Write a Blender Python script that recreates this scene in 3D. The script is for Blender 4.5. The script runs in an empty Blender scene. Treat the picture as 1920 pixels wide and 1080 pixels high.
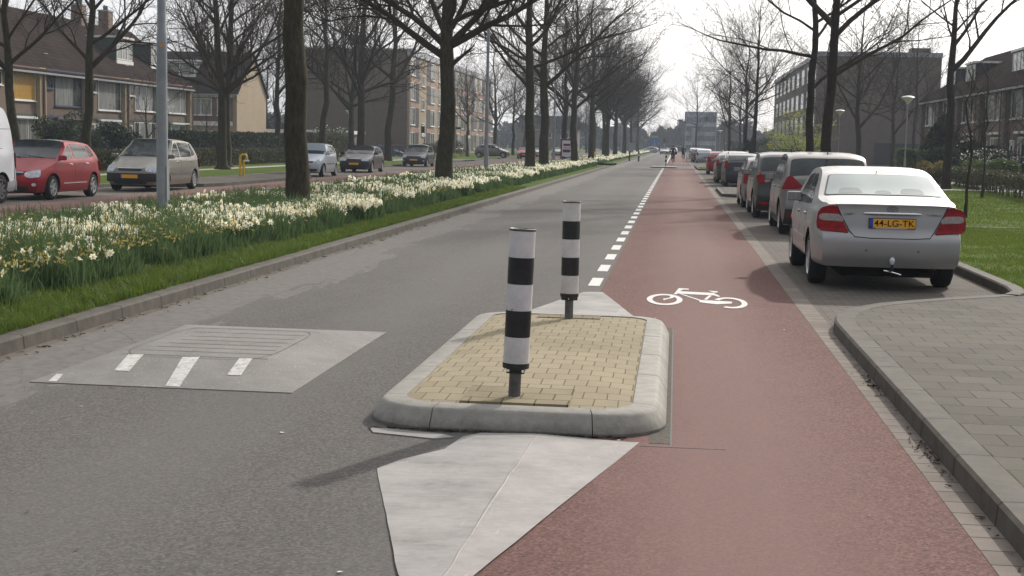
import bpy, bmesh, math, random
import numpy as np
from mathutils import Vector, Matrix
R = math.radians
C = bpy.context.scene.collection
scene = bpy.context.scene

# ---------------------------------------------------------------- camera
F_PX, VPX, VPY, ROLL, EYE = 2640.0, 1268.0, 274.0, 1.2, 1.70
def cam_setup():
    s, c = math.sin(R(ROLL)), math.cos(R(ROLL))
    x, y = VPX - 960, 540 - VPY
    xl, yl = x*c - y*s, x*s + y*c
    th = math.atan2(yl, F_PX); ps = math.atan2(xl*math.cos(th), F_PX)
    rz = Matrix.Rotation(ps, 3, 'Z')
    right0 = rz @ Vector((1, 0, 0))
    up0 = rz @ Vector((0, math.sin(th), math.cos(th)))
    fwd = rz @ Vector((0, math.cos(th), -math.sin(th)))
    right = right0*c + up0*s
    up = up0*c - right0*s
    m = Matrix.Identity(4)
    for i in range(3):
        m[i][0], m[i][1], m[i][2] = right[i], up[i], -fwd[i]
    m[2][3] = EYE
    cd = bpy.data.cameras.new('camera'); co = bpy.data.objects.new('camera', cd); C.objects.link(co)
    co.matrix_world = m
    cd.sensor_width = 36; cd.lens = F_PX/1920*36
    cd.clip_start = 0.1; cd.clip_end = 6000
    cd.dof.use_dof = False
    scene.camera = co
cam_setup()

# ---------------------------------------------------------------- sky and sun
SUN_EL, SUN_AZ = 30.0, 24.0          # azimuth clockwise from +Y
w = bpy.data.worlds.new('World'); scene.world = w; w.use_nodes = True
nt = w.node_tree; nt.nodes.clear()
out = nt.nodes.new('ShaderNodeOutputWorld'); bg = nt.nodes.new('ShaderNodeBackground')
sky = nt.nodes.new('ShaderNodeTexSky'); sky.sky_type = 'NISHITA'; sky.sun_disc = False
sky.sun_elevation = R(SUN_EL); sky.sun_rotation = R(SUN_AZ)
sky.air_density = 1.0; sky.dust_density = 7.0; sky.ozone_density = 1.0; sky.altitude = 0
hs = nt.nodes.new('ShaderNodeHueSaturation'); hs.inputs['Saturation'].default_value = 0.30; hs.inputs['Value'].default_value = 1.0
tcw = nt.nodes.new('ShaderNodeTexCoord'); nz = nt.nodes.new('ShaderNodeTexNoise')
nz.inputs['Scale'].default_value = 1.6; nz.inputs['Detail'].default_value = 5; nz.inputs['Roughness'].default_value = .55
rmp = nt.nodes.new('ShaderNodeValToRGB')
rmp.color_ramp.elements[0].position = .3; rmp.color_ramp.elements[0].color = (.86, .87, .9, 1)
rmp.color_ramp.elements[1].position = .7; rmp.color_ramp.elements[1].color = (1.1, 1.08, 1.06, 1)
mx = nt.nodes.new('ShaderNodeMix'); mx.data_type = 'RGBA'; mx.blend_type = 'MULTIPLY'; mx.inputs[0].default_value = 1
# thin bright overcast veil mixed over the clear sky
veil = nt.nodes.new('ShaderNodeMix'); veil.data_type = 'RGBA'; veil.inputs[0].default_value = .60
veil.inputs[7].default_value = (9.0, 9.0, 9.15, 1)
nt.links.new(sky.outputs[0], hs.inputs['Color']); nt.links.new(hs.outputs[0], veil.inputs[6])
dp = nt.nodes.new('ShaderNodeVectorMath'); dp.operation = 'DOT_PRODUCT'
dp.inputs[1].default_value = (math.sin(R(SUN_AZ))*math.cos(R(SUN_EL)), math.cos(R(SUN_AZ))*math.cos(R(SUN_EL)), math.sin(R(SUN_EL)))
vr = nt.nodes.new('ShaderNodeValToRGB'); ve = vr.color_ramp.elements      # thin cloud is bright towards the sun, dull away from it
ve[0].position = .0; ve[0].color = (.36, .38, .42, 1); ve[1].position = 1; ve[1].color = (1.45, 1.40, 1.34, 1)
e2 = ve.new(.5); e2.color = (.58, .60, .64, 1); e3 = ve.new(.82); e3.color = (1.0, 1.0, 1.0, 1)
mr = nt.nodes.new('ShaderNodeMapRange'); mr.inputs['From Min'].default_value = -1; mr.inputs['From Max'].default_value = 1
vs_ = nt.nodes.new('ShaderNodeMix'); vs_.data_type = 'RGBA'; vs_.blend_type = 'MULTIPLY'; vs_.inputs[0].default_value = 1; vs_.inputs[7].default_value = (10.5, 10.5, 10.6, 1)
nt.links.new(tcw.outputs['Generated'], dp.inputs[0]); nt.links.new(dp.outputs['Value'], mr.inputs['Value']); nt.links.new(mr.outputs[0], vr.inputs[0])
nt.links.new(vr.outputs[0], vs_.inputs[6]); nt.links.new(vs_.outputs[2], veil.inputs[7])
nt.links.new(tcw.outputs['Generated'], nz.inputs['Vector']); nt.links.new(nz.outputs[0], rmp.inputs[0])
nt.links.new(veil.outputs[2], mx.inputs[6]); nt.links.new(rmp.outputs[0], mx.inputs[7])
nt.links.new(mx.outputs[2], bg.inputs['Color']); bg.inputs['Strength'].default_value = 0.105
nt.links.new(bg.outputs[0], out.inputs[0])
sl = bpy.data.lights.new('sun', 'SUN'); sl.energy = 2.9; sl.angle = R(1.6); sl.color = (1, .94, .85)
so = bpy.data.objects.new('sun', sl); C.objects.link(so)
sd = Vector((math.sin(R(SUN_AZ))*math.cos(R(SUN_EL)), math.cos(R(SUN_AZ))*math.cos(R(SUN_EL)), math.sin(R(SUN_EL))))
so.rotation_euler = sd.to_track_quat('Z', 'Y').to_euler(); so.location = (0, 0, 60)
scene.view_settings.view_transform = 'Standard'; scene.view_settings.look = 'None'
scene.view_settings.gamma = 1; scene.view_settings.exposure = 0.36
scene.render.engine = 'CYCLES'
scene.cycles.volume_bounces = 0; scene.cycles.max_bounces = 6; scene.cycles.transparent_max_bounces = 8
scene.cycles.caustics_reflective = False; scene.cycles.caustics_refractive = False
scene.cycles.volume_step_rate = 5

# ---------------------------------------------------------------- materials
class NT:
    def __init__(s, name, rough=.8, spec=.3, metal=0.0):
        s.m = bpy.data.materials.new(name); s.m.use_nodes = True; s.t = s.m.node_tree
        s.b = s.t.nodes['Principled BSDF']
        s.b.inputs['Roughness'].default_value = rough; s.b.inputs['Specular IOR Level'].default_value = spec
        s.b.inputs['Metallic'].default_value = metal
        s.tc = s.t.nodes.new('ShaderNodeTexCoord').outputs['Object']
    def put(s, sock, v):
        if hasattr(v, 'is_output'): s.t.links.new(v, sock)
        elif isinstance(v, (tuple, list)) and len(v) == 3 and sock.type == 'RGBA': sock.default_value = (*v, 1)
        else: sock.default_value = v
    def noise(s, scale, detail=4, rough=.6, vec=None, stretch=None):
        n = s.t.nodes.new('ShaderNodeTexNoise'); n.inputs['Scale'].default_value = scale
        n.inputs['Detail'].default_value = detail; n.inputs['Roughness'].default_value = rough
        v = vec or s.tc
        if stretch: v = s.map(v, stretch)
        s.t.links.new(v, n.inputs['Vector']); return n.outputs[0]
    def map(s, v, sc, loc=(0, 0, 0), rot=(0, 0, 0)):
        m = s.t.nodes.new('ShaderNodeMapping'); m.inputs['Scale'].default_value = sc
        m.inputs['Location'].default_value = loc; m.inputs['Rotation'].default_value = rot
        s.t.links.new(v, m.inputs[0]); return m.outputs[0]
    def vor(s, scale, feature='F1', vec=None, out=0):
        n = s.t.nodes.new('ShaderNodeTexVoronoi'); n.inputs['Scale'].default_value = scale; n.feature = feature
        s.t.links.new(vec or s.tc, n.inputs['Vector']); return n.outputs[out]
    def ramp(s, fac, stops):
        n = s.t.nodes.new('ShaderNodeValToRGB'); e = n.color_ramp.elements
        while len(e) < len(stops): e.new(.5)
        for i, (p, c) in enumerate(stops):
            e[i].position = p; e[i].color = (c, c, c, 1) if isinstance(c, (int, float)) else (*c, 1)
        s.t.links.new(fac, n.inputs[0]); return n.outputs[0]
    def mix(s, fac, a, b, mode='MIX'):
        n = s.t.nodes.new('ShaderNodeMix'); n.data_type = 'RGBA'; n.blend_type = mode
        s.put(n.inputs[0], fac); s.put(n.inputs[6], a); s.put(n.inputs[7], b); return n.outputs[2]
    def math(s, op, a, b=0.0):
        n = s.t.nodes.new('ShaderNodeMath'); n.operation = op; s.put(n.inputs[0], a); s.put(n.inputs[1], b); return n.outputs[0]
    def brick(s, c1, c2, mortar, w, h, msize=.006, vec=None, off=.5, scale=1.0, bias=0.0, smooth=.1):
        n = s.t.nodes.new('ShaderNodeTexBrick'); s.put(n.inputs['Color1'], c1); s.put(n.inputs['Color2'], c2); s.put(n.inputs['Mortar'], mortar)
        n.inputs['Scale'].default_value = scale; n.inputs['Mortar Size'].default_value = msize; n.inputs['Mortar Smooth'].default_value = smooth
        n.inputs['Bias'].default_value = bias; n.inputs['Brick Width'].default_value = w; n.inputs['Row Height'].default_value = h; n.offset = off
        s.t.links.new(vec or s.tc, n.inputs['Vector']); return n.outputs[0], n.outputs[1]
    def wallvec(s):
        sp = s.t.nodes.new('ShaderNodeSeparateXYZ'); s.t.links.new(s.tc, sp.inputs[0])
        cb = s.t.nodes.new('ShaderNodeCombineXYZ'); s.t.links.new(s.math('ADD', sp.outputs[0], sp.outputs[1]), cb.inputs[0])
        s.t.links.new(sp.outputs[2], cb.inputs[1]); return cb.outputs[0]
    def sep(s, i):
        sp = s.t.nodes.new('ShaderNodeSeparateXYZ'); s.t.links.new(s.tc, sp.inputs[0]); return sp.outputs[i]
    def col(s, c): s.put(s.b.inputs['Base Color'], c); return s
    def bump(s, h, strength=.3, dist=.01):
        n = s.t.nodes.new('ShaderNodeBump'); n.inputs['Strength'].default_value = strength; n.inputs['Distance'].default_value = dist
        s.t.links.new(h, n.inputs['Height']); s.t.links.new(n.outputs[0], s.b.inputs['Normal']); return s
    def set(s, **k):
        for a, v in k.items(): s.put(s.b.inputs[a.replace('_', ' ')], v)
        return s
M = {}
def simple(name, c, rough=.6, spec=.4, metal=0, var=.0, scale=6, **k):
    n = NT(name, rough, spec, metal)
    if var:
        f = n.noise(scale, 4)
        n.col(n.ramp(f, [(.3, tuple(x*(1-var) for x in c)), (.7, tuple(min(1, x*(1+var)) for x in c))]))
    else: n.col(c)
    if k: n.set(**k)
    M[name] = n.m; return n

def asphalt(name, base, light, dark, tint=None, patch=True, red=False, wear=(0, .55, .4, (.128, .122, .115))):
    n = NT(name, .88, .10 if not patch and red else .18)
    # metre scale wear, tyre tracks along Y, aggregate speckle
    big = n.noise(.35, 5, .6, stretch=(1, .35, 1))
    c = n.mix(n.ramp(big, [(.3, 0.0), (.7, 1.0)]), tuple(x*.86 for x in base), tuple(x*1.13 for x in base))
    mid = n.noise(2.2, 6, .7, stretch=(1, .6, 1))
    c = n.mix(n.ramp(mid, [(.35, .0), (.75, .5)]), c, tuple(x*1.25 for x in base))
    sp = n.vor(75, out=1); spg = n.ramp(sp, [(.05, .55), (.5, 1.0), (.93, 1.6)])
    c = n.mix(.75, c, spg, 'MULTIPLY')
    f2 = n.noise(260, 2, .7)
    c = n.mix(n.ramp(f2, [(.62, 0.0), (.72, .55)]), c, light)
    c = n.mix(n.ramp(f2, [(.28, .6), (.38, 0.0)]), c, dark)
    tr = n.math('ABSOLUTE', n.math('SUBTRACT', n.math('FRACT', n.math('MULTIPLY', n.math('ADD', n.sep(0), wear[0]), wear[1])), .5))
    c = n.mix(n.math('MULTIPLY', n.ramp(n.math('ADD', tr, n.math('MULTIPLY', n.noise(1.1, 6, .7, stretch=(1, .15, 1)), .3)), [(.25, 1.0), (.5, 0.0)]), wear[2]), c, wear[3])
    if patch:
        e = n.sep(0)
        edge = n.ramp(n.math('ADD', e, n.math('MULTIPLY', n.noise(.55, 6, .75, stretch=(1.6, .5, 1)), 2.6)), [(0, 0), (1, 1)])
        # frayed old surface along the left kerb
        msk = n.math('LESS_THAN', n.math('ADD', e, n.math('MULTIPLY', n.noise(.7, 8, .75, stretch=(2.2, .45, 1)), 2.4)), -2.95)
        c = n.mix(n.math('MULTIPLY', msk, .8), c, n.mix(n.ramp(n.noise(9, 6, .7), [(.3, 0.0), (.7, 1.0)]), tuple(x*1.15 for x in base), tuple(x*2.1 for x in base)))
        dirt = n.math('LESS_THAN', n.math('ADD', e, n.math('MULTIPLY', n.noise(3.5, 6, .7), .26)), -4.82)
        c = n.mix(n.math('MULTIPLY', dirt, .7), c, (.12, .10, .075))
        crk = n.vor(1.1, 'DISTANCE_TO_EDGE', vec=n.map(n.mix(.12, n.tc, n.noise(3, 4), 'ADD') , (1.3, .5, 1)))
        cm = n.math('MULTIPLY', n.math('LESS_THAN', crk, .003), n.math('LESS_THAN', n.math('ADD', e, n.math('MULTIPLY', n.noise(.5, 4, .6), 2.0)), -3.1))
        c = n.mix(n.math('MULTIPLY', cm, .4), c, (.04, .04, .04))
    n.col(c); n.bump(n.math('ADD', n.noise(180, 3, .7), n.math('MULTIPLY', sp, .6)), .55, .004)
    M[name] = n.m
asphalt('asphalt', (.092, .086, .079), (.30, .28, .26), (.035, .034, .033))
asphalt('asphalt_far', (.10, .095, .09), (.28, .27, .25), (.04, .04, .04), patch=False)
asphalt('red_asphalt', (.135, .075, .066), (.36, .24, .20), (.050, .024, .020), patch=False, red=True, wear=(.77, .45, .65, (.205, .132, .118)))

n = NT('grass', .95, .05)
a = n.noise(.5, 6, .65); b = n.noise(28, 4, .75)
c = n.mix(n.ramp(a, [(.3, 0.0), (.7, 1.0)]), (.060, .100, .010), (.115, .155, .022))
c = n.mix(n.ramp(b, [(.35, 0.0), (.7, .75)]), c, (.030, .056, .010))
c = n.mix(n.ramp(n.noise(1.7, 7, .8), [(.60, 0.0), (.74, .55)]), c, (.13, .115, .05))
n.col(c); n.bump(b, .8, .03); M['grass'] = n.m
n = NT('soil', .95, .1); a = n.noise(14, 6, .7)
n.col(n.ramp(a, [(.3, (.028, .034, .014)), (.7, (.07, .06, .035))])); n.bump(a, .8, .03); M['soil'] = n.m
n = NT('field', .95, .1); a = n.noise(.02, 6, .7)
n.col(n.ramp(a, [(.3, (.045, .062, .02)), (.7, (.08, .085, .035))])); M['field'] = n.m

n = NT('kerb_concrete', .85, .25)
a = n.noise(5, 6, .7); c = n.ramp(a, [(.3, (.055, .048, .039)), (.7, (.108, .097, .08))])
c = n.mix(n.ramp(n.noise(160, 2, .6), [(.3, .5), (.5, 0.0)]), c, (.05, .047, .04))
j = n.math('LESS_THAN', n.math('ABSOLUTE', n.math('SUBTRACT', n.math('FRACT', n.sep(1)), .5)), .011)
c = n.mix(j, c, (.02, .019, .015)); n.col(c); n.bump(a, .3, .01); M['kerb_concrete'] = n.m
n = NT('island_concrete', .8, .3)
a = n.noise(7, 6, .75); c = n.ramp(a, [(.25, (.20, .19, .167)), (.75, (.34, .325, .29))])
st = n.noise(2.5, 5, .7)
c = n.mix(n.ramp(st, [(.5, 0.0), (.75, .55)]), c, (.17, .165, .14))
c = n.mix(n.ramp(n.noise(220, 2, .6), [(.28, .7), (.42, 0.0)]), c, (.12, .115, .10))
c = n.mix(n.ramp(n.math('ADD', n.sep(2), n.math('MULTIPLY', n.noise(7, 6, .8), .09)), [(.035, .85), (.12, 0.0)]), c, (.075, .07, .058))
n.col(c); n.bump(n.noise(90, 4, .7), .3, .005); M['island_concrete'] = n.m

def paver(name, c1, c2, mort, w, h, ms, rot=0, off=.5, moss=None, dirt=.35, bump=.5, wob=.01):
    n = NT(name, .92, .12)
    v = n.map(n.tc, (1, 1, 1), rot=(0, 0, rot))
    wv = n.mix(wob, v, n.noise(1.5, 4, .6), 'ADD')
    n2 = n.t.nodes.new('ShaderNodeTexNoise')
    cc, fac = n.brick(c1, c2, (0, 0, 0), w, h, ms, vec=wv, off=off)
    mc = mort
    if moss: mc = n.mix(n.ramp(n.noise(1.8, 6, .8), [(.48, 0.0), (.58, 1.0)]), mort, moss)
    c = n.mix(n.ramp(n.noise(3, 6, .75), [(.35, 0.0), (.7, dirt)]), cc, tuple(x*.55 for x in c1))
    c = n.mix(n.ramp(n.noise(170, 3, .7), [(.3, .45), (.45, 0.0)]), c, tuple(x*.4 for x in c1))
    c = n.mix(n.ramp(n.noise(210, 2, .7), [(.62, 0.0), (.72, .4)]), c, tuple(min(1, x*1.9) for x in c2))
    c = n.mix(n.ramp(n.noise(.45, 4, .6), [(.35, 0.0), (.65, .3)]), c, tuple(x*1.35 for x in c2))
    c = n.mix(fac, c, mc)
    n.col(c); n.bump(n.math('SUBTRACT', n.noise(60, 4, .7), n.math('MULTIPLY', fac, 3.0)), bump, .006); M[name] = n.m
paver('pavement_tiles', (.094, .085, .073), (.130, .118, .103), (.045, .04, .032), .285, .30, .005, moss=(.075, .085, .02), wob=.012)
paver('parking_bricks', (.118, .104, .090), (.155, .138, .120), (.06, .053, .045), .20, .10, .005, dirt=.4)
paver('gutter_bricks', (.175, .150, .130), (.235, .205, .180), (.06, .05, .04), .40, .21, .006, off=0, dirt=.6)
paver('island_bricks', (.262, .220, .148), (.315, .270, .188), (.15, .122, .08), .150, .205, .0042, moss=(.14, .13, .05), wob=.02, dirt=.25, bump=.8)
paver('island_patch', (.20, .17, .115), (.27, .23, .15), (.09, .075, .05), .20, .20, .005, dirt=.5)
paver('path_tiles', (.34, .32, .29), (.42, .40, .36), (.2, .18, .16), .3, .3, .008)

n = NT('road_paint', .7, .35)
a = n.noise(16, 6, .8); c = n.ramp(a, [(.3, (.48, .47, .45)), (.6, (.64, .63, .61))])
c = n.mix(n.ramp(n.noise(120, 3, .75), [(.30, .8), (.42, 0.0)]), c, (.22, .21, .2)); n.col(c); M['road_paint'] = n.m
n = NT('worn_paint', .75, .35)
a = n.noise(2.2, 8, .78, stretch=(.8, 1.6, 1)); c = n.ramp(a, [(.36, (.155, .150, .143)), (.5, (.235, .227, .216)), (.62, (.30, .287, .275))])
c = n.mix(n.ramp(n.noise(1.6, 7, .8), [(.42, 0.0), (.62, .6)]), c, (.36, .33, .312))
c = n.mix(n.ramp(n.noise(4.5, 8, .85), [(.33, .6), (.46, 0.0)]), c, (.20, .195, .185))
c = n.mix(n.ramp(n.noise(9, 6, .8, stretch=(.15, 5, 1)), [(.56, 0.0), (.70, .4)]), c, (.50, .48, .46))
rd = n.math('GREATER_THAN', n.math('ADD', n.sep(0), n.math('MULTIPLY', n.sep(1), -.0345)), -1.032)
c = n.mix(n.math('MULTIPLY', rd, .55), c, n.mix(n.ramp(n.noise(2.6, 8, .8), [(.4, 0.0), (.62, 1.0)]), (.255, .232, .22), (.375, .348, .333)))
c = n.mix(n.math('MULTIPLY', n.math('SUBTRACT', 1.0, rd), n.ramp(n.noise(3, 5, .8, stretch=(.35, 14, 1)), [(.47, 0.0), (.62, .6)])), c, (.25, .25, .235))
c = n.mix(n.ramp(n.noise(3.5, 5, .7, vec=n.map(n.tc, (7, .7, 1), rot=(0, 0, R(-28)))), [(.64, 0.0), (.70, .55)]), c, (.46, .44, .42))
c = n.mix(n.ramp(n.noise(2.0, 7, .85, vec=n.map(n.tc, (2.2, .8, 1), rot=(0, 0, R(35)), loc=(3, 1, 0))), [(.60, 0.0), (.72, .6)]), c, (.17, .165, .155))
c = n.mix(n.ramp(n.noise(70, 3, .7), [(.24, .8), (.32, 0.0)]), c, (.1, .1, .1)); n.col(c); n.bump(a, .25, .008); M['worn_paint'] = n.m
n = NT('cushion_concrete', .8, .35)
a = n.noise(2.2, 6, .7); c = n.ramp(a, [(.3, (.145, .138, .126)), (.7, (.215, .206, .19))])
c = n.mix(n.ramp(n.vor(120, out=1), [(.85, 0.0), (.97, .8)]), c, (.48, .46, .43))
c = n.mix(n.ramp(n.noise(150, 3, .7), [(.3, .6), (.42, 0.0)]), c, (.09, .085, .08)); n.col(c); n.bump(n.noise(120, 3, .7), .35, .004); M['cushion_concrete'] = n.m

def bark(name, a1, a2, a3):
    n = NT(name, .95, .1)
    a = n.noise(6, 7, .75, stretch=(3, 3, .7)); c = n.ramp(a, [(.3, a1), (.55, a2), (.75, a3)])
    c = n.mix(n.ramp(n.noise(2.2, 5, .7), [(.45, 0.0), (.7, .5)]), c, tuple(x*.55 for x in a1))
    n.col(c); n.bump(a, .9, .03); M[name] = n.m
bark('bark', (.026, .022, .014), (.058, .052, .032), (.095, .09, .055))
bark('bark_dark', (.020, .015, .012), (.042, .032, .025), (.062, .05, .038))
simple('twig', (.048, .036, .026), .9, .15, var=.3, scale=.6)
simple('twig_dark', (.044, .033, .026), .9, .15, var=.3, scale=.6)

def wall(name, c1, c2, mort, var=.25):
    n = NT(name, .9, .2); v = n.wallvec()
    cc, fac = n.brick(c1, c2, mort, .22, .065, .010, vec=v)
    c = n.mix(n.ramp(n.noise(.45, 5, .7), [(.35, 0.0), (.7, var)]), cc, tuple(x*.6 for x in c1))
    n.col(c); n.bump(fac, .3, .01).b; M[name] = n.m
wall('brick_tan', (.36, .27, .17), (.44, .335, .215), (.34, .30, .25))
wall('brick_pier', (.40, .31, .20), (.47, .37, .25), (.4, .35, .28))
wall('brick_brown', (.165, .112, .083), (.215, .15, .112), (.18, .145, .12))
wall('brick_grey', (.135, .100, .076), (.18, .138, .106), (.14, .12, .105))
wall('brick_pink', (.36, .205, .165), (.43, .25, .20), (.4, .3, .25))
n = NT('roof_tiles', 1.0, 0.0); v = n.wallvec(); cc, fac = n.brick((.030, .023, .022), (.052, .040, .036), (.02, .017, .016), .3, .24, .02, vec=v, off=0)
n.col(n.mix(n.ramp(n.noise(.6, 5, .7), [(.4, 0.0), (.7, .5)]), cc, (.07, .053, .043))); n.bump(fac, .6, .03); M['roof_tiles'] = n.m
simple('white_paint', (.74, .74, .72), .45, .5, var=.06)
simple('blue_paint', (.045, .055, .105), .5, .4, var=.1)
simple('panel_green', (.05, .07, .055), .6, .3, var=.1)
simple('panel_dark', (.035, .032, .032), .6, .3, var=.15)
simple('panel_brown', (.17, .10, .08), .7, .3, var=.15, scale=2)
n = NT('window_glass', .06, .6); c = n.ramp(n.noise(1.3, 3, .5), [(.4, (.03, .036, .036)), (.6, (.10, .105, .10))]); n.col(c); n.set(Coat_Weight=.5); M['window_glass'] = n.m
n = NT('window_curtain', .12, .6); c = n.ramp(n.noise(4.5, 3, .5, stretch=(3, 3, .15)), [(.4, (.20, .205, .20)), (.65, (.36, .365, .35))]); n.col(c); n.set(Coat_Weight=.4); M['window_curtain'] = n.m
simple('orange_curtain', (.42, .24, .04), .3, .5, var=.2)
simple('galvanised', (.235, .255, .275), .5, .5, metal=.25, var=.22, scale=2.5)
simple('lamp_glass', (.72, .68, .60), .3, .5)
simple('office_wall', (.27, .28, .35), .9, .1, var=.15)  # blue tint of distance haze is put into the wall colour
simple('lamp_cap', (.30, .31, .33), .4, .5)
n = NT('bollard_white', .38, .5); a = n.noise(5, 6, .75); c = n.ramp(a, [(.35, (.47, .45, .45)), (.6, (.60, .58, .58))])
c = n.mix(n.ramp(n.noise(30, 4, .8, stretch=(1, 1, .25)), [(.66, 0.0), (.78, .7)]), c, (.33, .31, .30))
c = n.mix(n.ramp(n.noise(17, 2, .5), [(.745, 0.0), (.76, 1.0)]), c, (.03, .03, .03)); n.col(c); n.bump(n.noise(3, 2, .5, stretch=(9, 9, .2)), .25, .01); M['bollard_white'] = n.m
n = NT('bollard_black', .32, .5); n.col(n.ramp(n.noise(9, 5, .7), [(.4, (.006, .006, .008)), (.75, (.02, .02, .024))])); M['bollard_black'] = n.m
simple('post_grey', (.10, .10, .098), .55, .4, metal=.3, var=.35, scale=14)
simple('black_plastic', (.018, .018, .019), .55, .4, var=.2)
simple('rubber', (.016, .016, .016), .85, .2, var=.3, scale=30)
simple('underbody', (.006, .006, .006), .9, .1)
simple('alloy', (.42, .43, .44), .35, .5, metal=.7)
simple('chrome', (.75, .76, .78), .12, .5, metal=1)
simple('plate_yellow', (.74, .36, .02), .4, .4)
simple('plate_blue', (.02, .06, .35), .4, .4)
simple('black_ink', (.01, .01, .01), .6, .2)
simple('tail_red', (.24, .003, .006), .25, .22, var=.3, scale=18)
simple('tail_white', (.27, .235, .225), .15, .5, var=.2, scale=30)
simple('head_glass', (.52, .56, .62), .12, .7, Coat_Weight=.8, var=.35, scale=14)
n = NT('car_glass', .05, .28); n.col(n.ramp(n.noise(1.6, 3, .6), [(.4, (.006, .009, .010)), (.65, (.03, .042, .046))])); M['car_glass'] = n.m
n = NT('car_glass_pale', .05, .6); c = n.ramp(n.noise(1.2, 2, .5, stretch=(1, .4, .6)), [(.35, (.22, .28, .27)), (.65, (.34, .41, .39))]); n.col(c); M['car_glass_pale'] = n.m  # pale green base colour stands in for sky light seen through the glass
simple('seat_shadow', (.13, .17, .165), .1, .5); simple('groove_dark', (.085, .08, .073), .9, .1); simple('emblem', (.16, .16, .165), .3, .5, metal=.3); simple('gravel', (.11, .10, .085), .95, .1, var=.4, scale=60)
def paint(name, c, metal=.5, rough=.35, coat=.45):
    n = NT(name, rough, .5, metal)
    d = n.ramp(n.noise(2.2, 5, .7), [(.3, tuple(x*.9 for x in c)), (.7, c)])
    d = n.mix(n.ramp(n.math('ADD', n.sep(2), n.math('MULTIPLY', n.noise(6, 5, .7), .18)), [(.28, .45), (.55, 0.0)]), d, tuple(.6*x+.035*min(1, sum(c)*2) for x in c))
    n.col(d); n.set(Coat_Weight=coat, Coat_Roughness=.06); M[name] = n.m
paint('paint_silver', (.35, .35, .35), .7, .42, .3); paint('paint_grey', (.17, .158, .152), .6, .36)
paint('paint_black', (.010, .009, .009), .1, .3); paint('paint_navy', (.008, .011, .024), .15, .3)
paint('paint_red', (.26, .000, .008), .35, .35, .15); paint('paint_beige', (.21, .205, .172), .6, .35)
paint('paint_white', (.62, .64, .67), 0, .4); paint('paint_lightblue', (.43, .48, .53), .5, .35); paint('paint_darkgreen', (.02, .03, .03), .3, .3)
simple('paint_blue', (.02, .05, .3), .3, .5, Coat_Weight=.7)
simple('yellow_pipe', (.62, .38, .015), .4, .45, var=.2, scale=8)
simple('orange_plastic', (.7, .28, .02), .5, .4)
simple('purple_frame', (.11, .012, .05), .4, .4)
simple('poster_white', (.62, .62, .66), .4, .4)
simple('daffodil_stem', (.05, .085, .045), .7, .2, var=.4, scale=6)
simple('iron_black', (.02, .02, .022), .6, .4)
simple('sign_blue', (.03, .10, .32), .5, .4); simple('sign_green', (.16, .28, .10), .5, .4); simple('sign_dark', (.03, .035, .05), .5, .4)
simple('cloth_black', (.018, .017, .018), .9, .1, var=.3); simple('cloth_grey', (.06, .06, .065), .9, .1, var=.3)
simple('skin', (.42, .25, .18), .6, .3); simple('hair', (.03, .02, .015), .8, .2)
simple('bag_red', (.16, .03, .03), .7, .2); simple('dirt_litter', (.05, .035, .022), .95, .1, var=.4, scale=40)
n = NT('leaf_daffodil', .55, .3); c = n.ramp(n.noise(1.5, 4, .7), [(.3, (.045, .085, .045)), (.7, (.105, .165, .075))]); n.col(c)
n.set(Transmission_Weight=0.0); M['leaf_daffodil'] = n.m
def leafmat(name, a, b, scale=3, trans=.35):
    n = NT(name, .6, .25); f = n.noise(scale, 5, .75); n.col(n.ramp(f, [(.3, a), (.7, b)]))
    if trans:
        t = n.t.nodes.new('ShaderNodeBsdfTranslucent'); ms = n.t.nodes.new('ShaderNodeMixShader'); ms.inputs[0].default_value = trans
        n.t.links.new(n.ramp(f, [(.3, tuple(x*1.3 for x in a)), (.7, tuple(x*1.3 for x in b))]), t.inputs[0])
        o = n.t.nodes['Material Output']; n.t.links.new(n.b.outputs[0], ms.inputs[1]); n.t.links.new(t.outputs[0], ms.inputs[2]); n.t.links.new(ms.outputs[0], o.inputs[0])
    M[name] = n.m
leafmat('leaf_daffodil', (.040, .075, .026), (.095, .145, .055), 1.2); leafmat('lawn_blade', (.085, .135, .012), (.155, .205, .030), 1.5, .25)
leafmat('grass_blade', (.055, .095, .012), (.125, .170, .030), 5)
leafmat('petal', (.78, .77, .62), (.90, .89, .78), 9, .4)
leafmat('cup', (.74, .52, .10), (.84, .76, .42), 1.5, .3)
leafmat('bud', (.36, .30, .09), (.50, .42, .16), 20, .3)
leafmat('leaf_hedge', (.040, .048, .018), (.095, .085, .040), 1.5, .2)
leafmat('leaf_dark', (.018, .030, .014), (.045, .062, .028), 2, .15)
leafmat('leaf_bush', (.045, .080, .022), (.12, .16, .05), 3, .25)
leafmat('leaf_spring', (.22, .26, .05), (.36, .38, .10), 2, .35)
leafmat('leaf_rust', (.12, .09, .03), (.25, .20, .07), 3, .25)
leafmat('blossom', (.6, .6, .52), (.78, .78, .7), 8, .3)

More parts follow.
